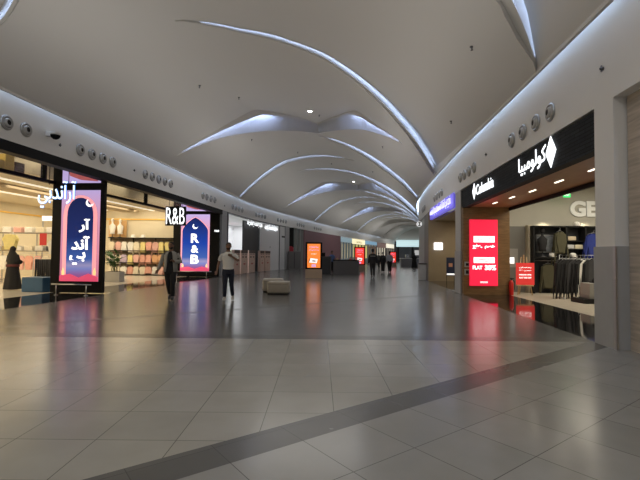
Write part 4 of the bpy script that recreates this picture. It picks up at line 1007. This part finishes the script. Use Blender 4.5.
# ------------------------------------------------------------------ pouf seats
leather = mat('pouf_leather', (.36, .33, .28), .5, var=.08, vscale=6)
def pouf(x, y, w, d, h, rz, label):
    t = thing('pouf_seat', label, 'seat', (x, y, 0), rz, 'pouf seats in the middle of the walkway')
    b = MB(); b.box(-w/2+.03, -d/2+.03, 0, w/2-.03, d/2-.03, .04); b.build('base', matte_black, t)
    b = MB(); b.box(-w/2, -d/2, .04, w/2, d/2, h, bev=.07)
    for f in b.bm.faces: f.smooth = True
    b.build('cushion', leather, t)
    b = MB(); b.tube([(-w/2+.04, -d/2-.001, h-.09), (w/2-.04, -d/2-.001, h-.09)], .006, 6); b.build('seam', mat('seam', (.2, .18, .15), .6), t)
pouf(-1.47, 15.5, .78, .7, .46, -.03, 'grey beige square pouf seat, front one of the pair')
pouf(-1.78, 16.45, .8, .7, .50, .1, 'grey beige square pouf seat behind the front one')

# ------------------------------------------------------------------ kiosk counters
kg = mat('kiosk_dark', (.035, .038, .045), .4); kp = mat('kiosk_panel', (.10, .10, .11), .35); glassy = mat('case_glass', (.5, .55, .6), .05, alpha=.35)
kk = thing('kiosk_counter', 'long dark kiosk counter with glass case beyond the orange totem', 'kiosk', (1.9, 31.8, 0), .0)
b = MB(); b.box(-.9, -.4, .0, .95, .5, 1.02, bev=.01); b.build('counter', kp, kk)
b = MB(); b.box(-.95, -.45, 1.02, 1.0, .55, 1.08, bev=.01); b.build('worktop', black, kk)
b = MB(); b.box(.35, -.1, 1.08, .9, .3, 1.3); b.build('glass_case', glassy, kk)
b = MB(); b.box(.95, -.4, .0, 1.05, 2.6, .25); b.box(.95, -.4, .25, 1.0, 2.6, 1.0); b.build('end_panel', mat('end_glass', (.2, .21, .22), .1), kk)
kt = thing('kiosk_tower', 'tall dark kiosk cabinet left of the counter', 'kiosk', (.45, 32.4, 0))
b = MB(); b.box(-.5, -.35, 0, .35, .35, 1.32, bev=.01); b.build('cabinet', kg, kt); b = MB(); b.box(.36, -.3, 0, .42, .3, 1.35); b.build('side_panel', kp, kt)
b = MB(); b.box(-.35, -.2, 1.32, -.05, 0, 1.6, bev=.01); b.build('monitor', black, kt)
for i, (x, z, c) in enumerate(((2.25, 1.081, (.6, .1, .1)), (2.0, 1.081, (.5, .5, .5)), (1.3, 1.081, (.5, .35, .2)))):
    b = MB(); b.box(-.07, -.05, 0, .07, .05, .12, bev=.01); o = b.build('counter_item', mat('item_%d' % i, c, .5)); o.location = (x, 31.5, z); tag(o, ('small red box on the dark kiosk counter', 'small grey box on the dark kiosk counter', 'small tan box on the dark kiosk counter')[i], 'box')
fk = thing('kiosk_counter', 'grey island counter at the far end beside the woman in black', 'kiosk', (11.6, 55, 0)); b = MB(); b.box(-1.2, -.5, 0, 1.3, .5, 1.05, bev=.02); b.build('counter', mat('far_counter', (.22, .22, .24), .4), fk); b = MB(); b.box(-1.25, -.55, 1.05, 1.35, .55, 1.12); b.build('worktop', white_paint, fk)
b = MB(); b.box(-.6, -.2, 1.12, -.1, .2, 1.6); b.build('display_case', glassy, fk)

# ------------------------------------------------------------------ people
skinm = mat('skin', (.24, .13, .085), .55, var=.06); hairm = mat('dark_hair', (.012, .009, .008), .7)
def remesh(mb, voxel, name, m, parent, smooth=2, disp=0.):
    me = mb.mesh('tmp', []); o = bpy.data.objects.new('tmp', me); COL.objects.link(o)
    r = o.modifiers.new('r', 'REMESH'); r.mode = 'VOXEL'; r.voxel_size = voxel; r.use_smooth_shade = True
    if smooth: q = o.modifiers.new('s', 'SMOOTH'); q.factor = .5; q.iterations = smooth
    bpy.context.view_layer.update()
    me2 = bpy.data.meshes.new_from_object(o.evaluated_get(bpy.context.evaluated_depsgraph_get()))
    bpy.data.objects.remove(o)
    me2.materials.clear(); me2.materials.append(m)
    ob = bpy.data.objects.new(name, me2); COL.objects.link(ob); ob.parent = parent
    for p in me2.polygons: p.use_smooth = True
    return ob
def V3(*a): return Vector(a)
def person(label, loc, rz, arms, legs, outfit, voxel=.014, height=1.74, lean=0., face=True):
    """figure facing -y; arms/legs are joint lists [(shoulder) elbow wrist tip], left = +x"""
    s = height/1.74
    t = thing('person', label, 'person', loc, rz); t.scale = (s, s, s)
    body = MB()
    # trunk, neck
    body.tube([V3(0, 0, .84), V3(0, 0, .92), V3(0, -.005, 1.05), V3(0, -.01, 1.2), V3(0, -.005, 1.34), V3(0, .0, 1.43), V3(0, .0, 1.475), V3(0, -.005, 1.53), V3(0, -.012, 1.57)],
              [(.13, .09), (.165, .11), (.145, .10), (.165, .115), (.185, .115), (.15, .09), (.07, .065), (.056, .058), (.055, .06)], 18, (1, 0, 0))
    # head with jaw, nose, ears, brow
    body.ball((0, -.012, 1.645), (.074, .092, .100), 18); body.ball((0, -.035, 1.585), (.056, .062, .055), 14)
    body.tube([V3(0, -.098, 1.655), V3(0, -.118, 1.622), V3(0, -.098, 1.612)], [.010, .015, .012], 8)
    for q in (-1, 1): body.ball((q*.077, .0, 1.635), (.012, .02, .032), 8)
    body.ball((0, -.092, 1.588), (.024, .012, .010), 8)
    def limb(js, rs, n=12): body.tube(js, rs, n)
    for q, A in ((1, arms[0]), (-1, arms[1])):
        sh, el, wr, tip = [V3(*a) for a in A]
        limb([V3(q*.10, 0, 1.40), sh+V3(-q*.02, 0, -.03), sh.lerp(el, .3), el, el.lerp(wr, .35), wr], [.045, .052, .046, .038, .037, .026])
        d = (tip-wr).normalized(); side = d.cross(V3(0, 1, .2)).normalized()
        if side.length < .1: side = V3(1, 0, 0)
        n_ = side.cross(d)
        palm = wr+d*.085
        body.tube([wr, wr+d*.03, palm], [(.026, .02), (.036, .017), (.040, .014)], 10, side)
        for k in range(4):
            base = palm-d*.01+side*(-.03+.02*k); ln = (.07, .08, .075, .058)[k]
            curl = n_*(-.35*ln)
            body.tube([base, base+d*ln*.5+curl*.25, base+d*ln*.85+curl, base+d*ln*.9+curl*1.6], [.0105, .0095, .009, .008], 6)
        tb = wr+d*.025-side*.026
        body.tube([tb, tb+d*.03-side*.022+n_*-.012, tb+d*.06-side*.028-n_*.025], [.013, .011, .009], 6)
    for q, Lg in ((1, legs[0]), (-1, legs[1])):
        hp, kn, an, toe = [V3(*a) for a in Lg]
        limb([V3(q*.07, 0, .92), hp, hp.lerp(kn, .5), kn, kn.lerp(an, .3), an.lerp(kn, .15), an], [.09, .092, .076, .054, .055, .036, .036])
        body.tube([an+V3(0, .03, -.03), an.lerp(toe, .4)+V3(0, 0, -.01), toe], [(.034, .04), (.042, .03), (.036, .018)], 10, (1, 0, 0))
    remesh(body, voxel*.75 if voxel < .02 else voxel, 'body', skinm, t)
    if face:
        for q in (-1, 1):
            b = MB(); b.ball((q*.030, -.0935, 1.652), (.011, .007, .0055), 8); b.build('eye', mat('eye_white', (.35, .33, .3), .3), t)
            b = MB(); b.ball((q*.030, -.0985, 1.652), (.0055, .003, .0055), 8); b.build('pupil', hairm, t)
            b = MB(); b.tube([V3(q*.014, -.103, 1.672), V3(q*.032, -.102, 1.676), V3(q*.05, -.088, 1.67)], .004, 6); b.build('eyebrow', hairm, t)
        b = MB(); b.tube([V3(-.022, -.102, 1.590), V3(0, -.107, 1.588), V3(.022, -.102, 1.590)], .005, 6); b.build('mouth', mat('lips_skin', (.3, .1, .08), .5), t)
    # hair
    if outfit.get('hair'):
        b = MB(); b.ball((0, .008, 1.672), (.083, .096, .090), 16); b.ball((0, .045, 1.63), (.078, .066, .085), 14)
        for v in b.bm.verts:
            if v.co.y < -.05 and v.co.z < 1.69: v.co.y = -.03+(v.co.y+.05)*.2
        b.build('hair', hairm, t)
    if outfit.get('beard'):
        b = MB(); b.ball((0, -.05, 1.578), (.062, .060, .052), 14)
        for v in b.bm.verts:
            if v.co.z > 1.597: v.co.z = 1.597
        b.build('beard', hairm, t)
    # trousers
    if 'trousers' in outfit:
        b = MB()
        b.tube([V3(0, 0, .80), V3(0, 0, .9), V3(0, 0, 1.0)], [(.15, .11), (.18, .125), (.165, .115)], 18, (1, 0, 0))
        w = outfit.get('leg_width', 1.)
        for q, Lg in ((1, legs[0]), (-1, legs[1])):
            hp, kn, an, toe = [V3(*a) for a in Lg]
            b.tube([V3(q*.075, 0, .9), hp, hp.lerp(kn, .5), kn, kn.lerp(an, .5), an.lerp(kn, .08)], [.10*w, .104*w, .09*w, .073*w, .068*w, .058*w], 14)
        remesh(b, voxel, 'trousers', outfit['trousers'], t)
    if 'shoes' in outfit:
        for q, Lg in ((1, legs[0]), (-1, legs[1])):
            hp, kn, an, toe = [V3(*a) for a in Lg]
            b = MB(); b.tube([an+V3(0, .055, -.045), an+V3(0, .02, -.02), an.lerp(toe, .5), toe, toe+(toe-an).normalized()*.03], [(.036, .034), (.044, .055), (.048, .038), (.044, .026), (.025, .015)], 12, (1, 0, 0)); b.build('shoe', outfit['shoes'], t)
    def shirt(name, m, grow, bottom, sleeve, openf=False, part_only_torso=False):
        b = MB()
        if not openf:
            b.tube([V3(0, 0, bottom), V3(0, -.003, 1.05), V3(0, -.01, 1.2), V3(0, -.006, 1.34), V3(0, 0, 1.43), V3(0, 0, 1.475)],
                   [(.172+grow, .125+grow), (.16+grow, .118+grow), (.175+grow, .125+grow), (.195+grow*.8, .123+grow), (.155+grow, .095+grow), (.07+grow*.4, .066+grow*.4)], 20, (1, 0, 0))
        for q, A in ((1, arms[0]), (-1, arms[1])):
            sh, el, wr, tip = [V3(*a) for a in A]
            if sleeve <= .5:
                e = sh.lerp(el, sleeve*2); b.tube([V3(q*.11, 0, 1.395), sh+V3(-q*.015, 0, -.035), sh.lerp(el, sleeve), e], [.05+grow, .062+grow, .062+grow, .060+grow], 14)
            else:
                b.tube([V3(q*.11, 0, 1.395), sh+V3(-q*.015, 0, -.035), sh.lerp(el, .4), el, el.lerp(wr, .5), wr.lerp(el, .06)], [.05+grow, .062+grow, .06+grow, .052+grow, .047+grow, .040+grow], 14)
        return remesh(b, voxel, name, m, t)
    if 'shirt' in outfit: shirt('shirt', outfit['shirt'], 0, outfit.get('hem', .92), outfit.get('sleeve', .33))
    if 'jacket' in outfit:
        b = MB(); rings = []
        zs = [(.86, .205, .16, 35), (1.05, .19, .145, 30), (1.2, .198, .145, 26), (1.33, .212, .142, 22), (1.42, .17, .115, 20), (1.475, .09, .085, 24)]
        n = 28
        for th in (0, .014):
            rr = []
            for z, rx, ry, g in zs:
                g = math.radians(g)
                rr.append([b.bm.verts.new(((rx-th)*math.sin(g+(2*PI-2*g)*k/n), -(ry-th)*math.cos(g+(2*PI-2*g)*k/n), z)) for k in range(n+1)])
            rings.append(rr)
            for a_, c_ in zip(rr, rr[1:]):
                for k in range(n): f = b.bm.faces.new((a_[k], a_[k+1], c_[k+1], c_[k])); f.smooth = True
        o_, i_ = rings
        for r_ in (0, -1):
            for k in range(n): b.bm.faces.new((o_[r_][k], o_[r_][k+1], i_[r_][k+1], i_[r_][k]))
        for k in (0, n):
            for j in range(len(zs)-1): b.bm.faces.new((o_[j][k], o_[j+1][k], i_[j+1][k], i_[j][k]))
        for q, A in ((1, arms[0]), (-1, arms[1])):
            sh, el, wr, tip = [V3(*a) for a in A]
            b.tube([V3(q*.12, 0, 1.395), sh+V3(-q*.01, 0, -.035), sh.lerp(el, .4), el, el.lerp(wr, .5), wr.lerp(el, .04)], [.05, .066, .066, .062, .056, .048], 14)
        b.build('jacket', outfit['jacket'], t)
    if 'stripe' in outfit:
        b = MB(); b.tube([V3(0, -.006, 1.30), V3(0, -.006, 1.33)], [(.199, .129), (.199, .129)], 20, (1, 0, 0)); b.build('shirt_stripe', outfit['stripe'], t)
    if 'abaya' in outfit:
        b = MB()
        b.tube([V3(0, 0, .03), V3(0, 0, .3), V3(0, 0, .7), V3(0, 0, 1.0), V3(0, 0, 1.2), V3(0, 0, 1.36), V3(0, 0, 1.45), V3(0, 0, 1.53)],
               [(.34, .30), (.31, .27), (.26, .22), (.22, .18), (.225, .18), (.22, .165), (.15, .12), (.09, .09)], 26, (1, 0, 0))
        for v in b.bm.verts:
            if v.co.z < .8:
                a_ = math.atan2(v.co.y, v.co.x); k = 1+.06*math.sin(a_*7)*(1-v.co.z/.8); v.co.x *= k; v.co.y *= k
        for q, A in ((1, arms[0]), (-1, arms[1])):
            sh, el, wr, tip = [V3(*a) for a in A]
            b.tube([V3(q*.08, 0, 1.40), sh, el, wr.lerp(el, .1)], [.08, .085, .085, .095], 14)
        remesh(b, voxel, 'abaya', outfit['abaya'], t)
        b = MB(); b.ball((0, .02, 1.655), (.098, .108, .115), 16); b.tube([V3(0, .04, 1.66), V3(0, .05, 1.55), V3(0, .03, 1.42), V3(0, .02, 1.33)], [(.095, .09), (.11, .10), (.19, .14), (.225, .165)], 18, (1, 0, 0)); remesh(b, voxel, 'headscarf', outfit['abaya'], t)
        if 'sash' in outfit:
            b = MB(); b.tube([V3(0, 0, .93), V3(0, 0, 1.03)], [(.262, .215), (.25, .205)], 22, (1, 0, 0)); b.build('waist_band', outfit['sash'], t)
    return t
std = lambda q: [(q*.185, 0, 1.41), (q*.24, .02, 1.12), (q*.25, -.05, .87), (q*.25, -.08, .78)]
f_black = mat('cloth_black', (.014, .014, .016), .8, bump=.3, bscale=9); f_grey = mat('cloth_grey', (.36, .35, .32), .8, var=.1, bump=.3, bscale=9)
f_white = mat('cloth_white', (.80, .78, .75), .8, var=.05, bump=.4, bscale=8); f_navy = mat('cloth_navy', (.018, .022, .04), .8, bump=.3, bscale=9)
sh_white = mat('shoe_white', (.6, .58, .55), .5); sh_black = mat('shoe_black', (.02, .018, .018), .4)
# man in an open grey jacket, phone in hand
armsA = ([(.19, 0, 1.41), (.27, .03, 1.15), (.14, -.22, 1.17), (.08, -.29, 1.20)], [(-.19, 0, 1.41), (-.29, .06, 1.15), (-.36, -.02, .91), (-.39, -.06, .83)])
legsA = ([(.09, -.01, .86), (.085, -.10, .49), (.07, .02, .105), (.08, -.13, .035)], [(-.09, .01, .86), (-.07, .04, .48), (-.05, .22, .16), (-.055, .12, .04)])
person('man walking in open grey jacket over black shirt, holding a phone', (-4.53, 13.0, 0), .12, armsA, legsA,
       dict(hair=1, beard=1, shirt=f_black, hem=.9, sleeve=.33, jacket=f_grey, trousers=f_black, shoes=sh_black, leg_width=1.0), voxel=.013, height=1.76)
ph = thing('smartphone', 'dark smartphone held by the man in the grey jacket', 'phone', (-4.43, 12.70, 1.215), .3); ph.rotation_euler = (-.6, 0, .12)
b = MB(); b.box(-.037, -.004, -.075, .037, .004, .075, bev=.003); b.build('case', black, ph); b = MB(); b.box(-.033, .0045, -.07, .033, .006, .07); b.build('display', mat('phone_display', (.3, .4, .6), .2, emit=.6), ph)
# bearded man in a white t-shirt
armsB = ([(.19, 0, 1.41), (.30, -.02, 1.20), (.13, -.17, 1.33), (.06, -.19, 1.37)], [(-.19, 0, 1.41), (-.29, .05, 1.14), (-.33, -.02, .90), (-.35, -.05, .82)])
legsB = ([(.09, .01, .86), (.10, .02, .48), (.13, .16, .13), (.14, .03, .035)], [(-.09, -.01, .86), (-.085, -.09, .49), (-.10, .02, .105), (-.11, -.12, .035)])
person('bearded man walking in white t-shirt and navy trousers, hand on chest', (-2.79, 13.05, 0), .1, armsB, legsB,
       dict(hair=1, beard=1, shirt=f_white, hem=.94, sleeve=.38, trousers=f_navy, shoes=sh_white, leg_width=.93), voxel=.013, height=1.76)
# woman in the shop, seen from behind
armsW = ([(.17, 0, 1.39), (.24, .0, 1.18), (.16, -.2, 1.10), (.1, -.26, 1.1)], [(-.17, 0, 1.39), (-.24, .0, 1.18), (-.16, -.2, 1.10), (-.1, -.26, 1.1)])
legsS = ([(.08, 0, .86), (.08, -.01, .48), (.08, .02, .1), (.085, -.11, .035)], [(-.08, 0, .86), (-.08, -.01, .48), (-.08, .02, .1), (-.085, -.11, .035)])
person('woman in a long black abaya with dark red waist band, from behind', (-11.55, 16.1, 0), PI-.2, armsW, legsS, dict(abaya=mat('abaya_black', (.012, .011, .012), .85), sash=mat('sash_red', (.10, .02, .02), .8), shoes=sh_black), voxel=.02, height=1.62, face=False)
armN = (std(1), std(-1))
legsC = ([(.09, 0, .86), (.09, .06, .48), (.09, .22, .14), (.09, .1, .035)], [(-.09, 0, .86), (-.09, -.08, .48), (-.09, -.02, .1), (-.09, -.15, .035)])
person('man in black shirt with pale chest stripe walking in the mid distance', (3.33, 26.9, 0), PI+.05, armN, legsC, dict(hair=1, shirt=f_black, sleeve=1., hem=.88, stripe=f_grey, trousers=f_black, shoes=sh_black), voxel=.025, face=False, height=1.83)
person('man in pale shirt and black trousers, right of the distant pair', (5.75, 35.2, 0), PI, armN, legsC, dict(hair=1, shirt=mat('cloth_pale_blue', (.38, .40, .46), .8), sleeve=1., hem=.88, trousers=f_black, shoes=sh_black, leg_width=1.2), voxel=.03, face=False, height=1.78)
person('person in black clothes, left of the distant pair', (5.25, 35.5, 0), PI-.3, armN, legsS, dict(hair=1, shirt=f_black, sleeve=1., hem=.88, trousers=f_black, shoes=sh_black, leg_width=1.2), voxel=.03, face=False, height=1.72)
person('person in dark grey clothes farther behind the black-shirted man', (6.2, 45, 0), PI+.3, armN, legsC, dict(hair=1, shirt=mat('cloth_dark_grey', (.07, .065, .06), .8), sleeve=1., hem=.88, trousers=f_black, shoes=sh_black), voxel=.03, face=False)
person('woman in a long black abaya at the far end of the walkway', (11.0, 49.8, 0), PI-.4, armsW, legsS, dict(abaya=mat('abaya_far', (.012, .011, .012), .85), shoes=sh_black), voxel=.03, height=1.75, face=False)
person('kiosk clerk in blue shirt behind the dark kiosk cabinet', (.95, 33.3, 0), .4, armN, legsS, dict(hair=1, shirt=mat('cloth_blue', (.12, .2, .45), .8), sleeve=.4, hem=.9, trousers=f_black, shoes=sh_black), voxel=.025, face=True)

# ------------------------------------------------------------------ light
w = bpy.data.worlds.new('world'); SC.world = w; w.use_nodes = True
bg = w.node_tree.nodes['Background']; bg.inputs[0].default_value = (1, .98, .95, 1); bg.inputs[1].default_value = .25
WARM = (1, .86, .62); NEUT = (1, .97, .93)
# fashion shop
for y in (8, 13.5, 19, 24.5):
    area('shop_lamp', (LX(y)-6.5, y, 4.15), (0, 0, 0), 6.5, 3.5, 265, WARM)
    area('transom_lamp', (LX(y)-OL-.45, y, 4.72), (0, 0, 0), .5, 4.5, 14, WARM)
area('wall_wash', (-11.5, 26.9, 4.1), (math.radians(35), 0, 0), 4, .4, 30, WARM)
# outdoor shop
for x in (9, 10.6, 12.2, 13.8):
    l = bpy.data.lights.new('track_spot', 'SPOT'); l.energy = 90; l.spot_size = math.radians(95); l.spot_blend = .6; l.color = (1, .86, .6); l.shadow_soft_size = .05
    o = bpy.data.objects.new('track_spot', l); COL.objects.link(o); o.location = (x, 16.75, 3.1); o.rotation_euler = (math.radians(12), 0, 0)
for x, y in ((9.0, 14), (12, 14), (9.5, 10), (12.5, 10)):
    area('shop_lamp', (x, y, 4.25), (0, 0, 0), 3, 3, 120 if y > 12 else 55, (1, .9, .72))
for (px, py) in ((495, 203), (512, 197.5), (532.5, 191), (559, 181.5), (594, 169.5)):
    x, y = pz(px, py, 3.265); area('canopy_lamp', (x, y, 3.24), (0, 0, 0), .1, .25, 1.8, (1, .88, .68))
area('beige_shop_lamp', (RX(21)+1.0, 21, 3.42), (0, 0, -.1), 1, 5, 16, (1, .85, .6)); area('beige_shop_lamp', (RX(21)+2.8, 21, 3.42), (0, 0, -.1), 1, 5, 60, (1, .85, .6))
for y in (31, 35, 39): area('white_shop_lamp', (LX(y)-2.6, y, 4.1), (0, 0, 0), 3.5, 3.5, 110, (.95, .97, 1))
# downlights of the hall
for x, y, p in ((-.55, 20.2, 150), (3.1, 39.5, 110), (-.6, .5, 200), (7.5, 56, 200), (14, 76, 250), (20, 95, 300)):
    z = 7.4 if y < 40 else 7.6
    area('hall_downlight', (x, y, z), (0, 0, 0), 5, 5, p, NEUT)
# added unseen fill lamps, floating below the vault to brighten it
for k in range(12):
    y = -1+8*k
    for f, s in ((LX, 1), (RX, -1)):
        area('ceiling_fill', (f(y)+s*3.2, y, 4.7), (0, math.radians(180), wang(f, y)*-1), 1.2, 8, 36 if k < 2 and s > 0 else 27, (1, .97, .92))

# ------------------------------------------------------------------ camera
cam = bpy.data.cameras.new('camera'); cam.sensor_width = 36; cam.lens = F_/640*36; cam.clip_end = 400
co = bpy.data.objects.new('camera', cam); COL.objects.link(co)
r0, u0, f0 = Vector((1, 0, 0)), Vector((0, -math.sin(P_), math.cos(P_))), Vector((0, math.cos(P_), math.sin(P_)))
c, s = math.cos(R_), math.sin(R_)
rr = r0*c+u0*s; uu = -r0*s+u0*c
M = Matrix((rr, uu, -f0)).transposed().to_4x4(); M.translation = (0, 0, 1.42)
co.matrix_world = M
SC.camera = co
SC.view_settings.view_transform = 'Standard'; SC.view_settings.look = 'None'; SC.view_settings.gamma = 1; SC.view_settings.exposure = 0
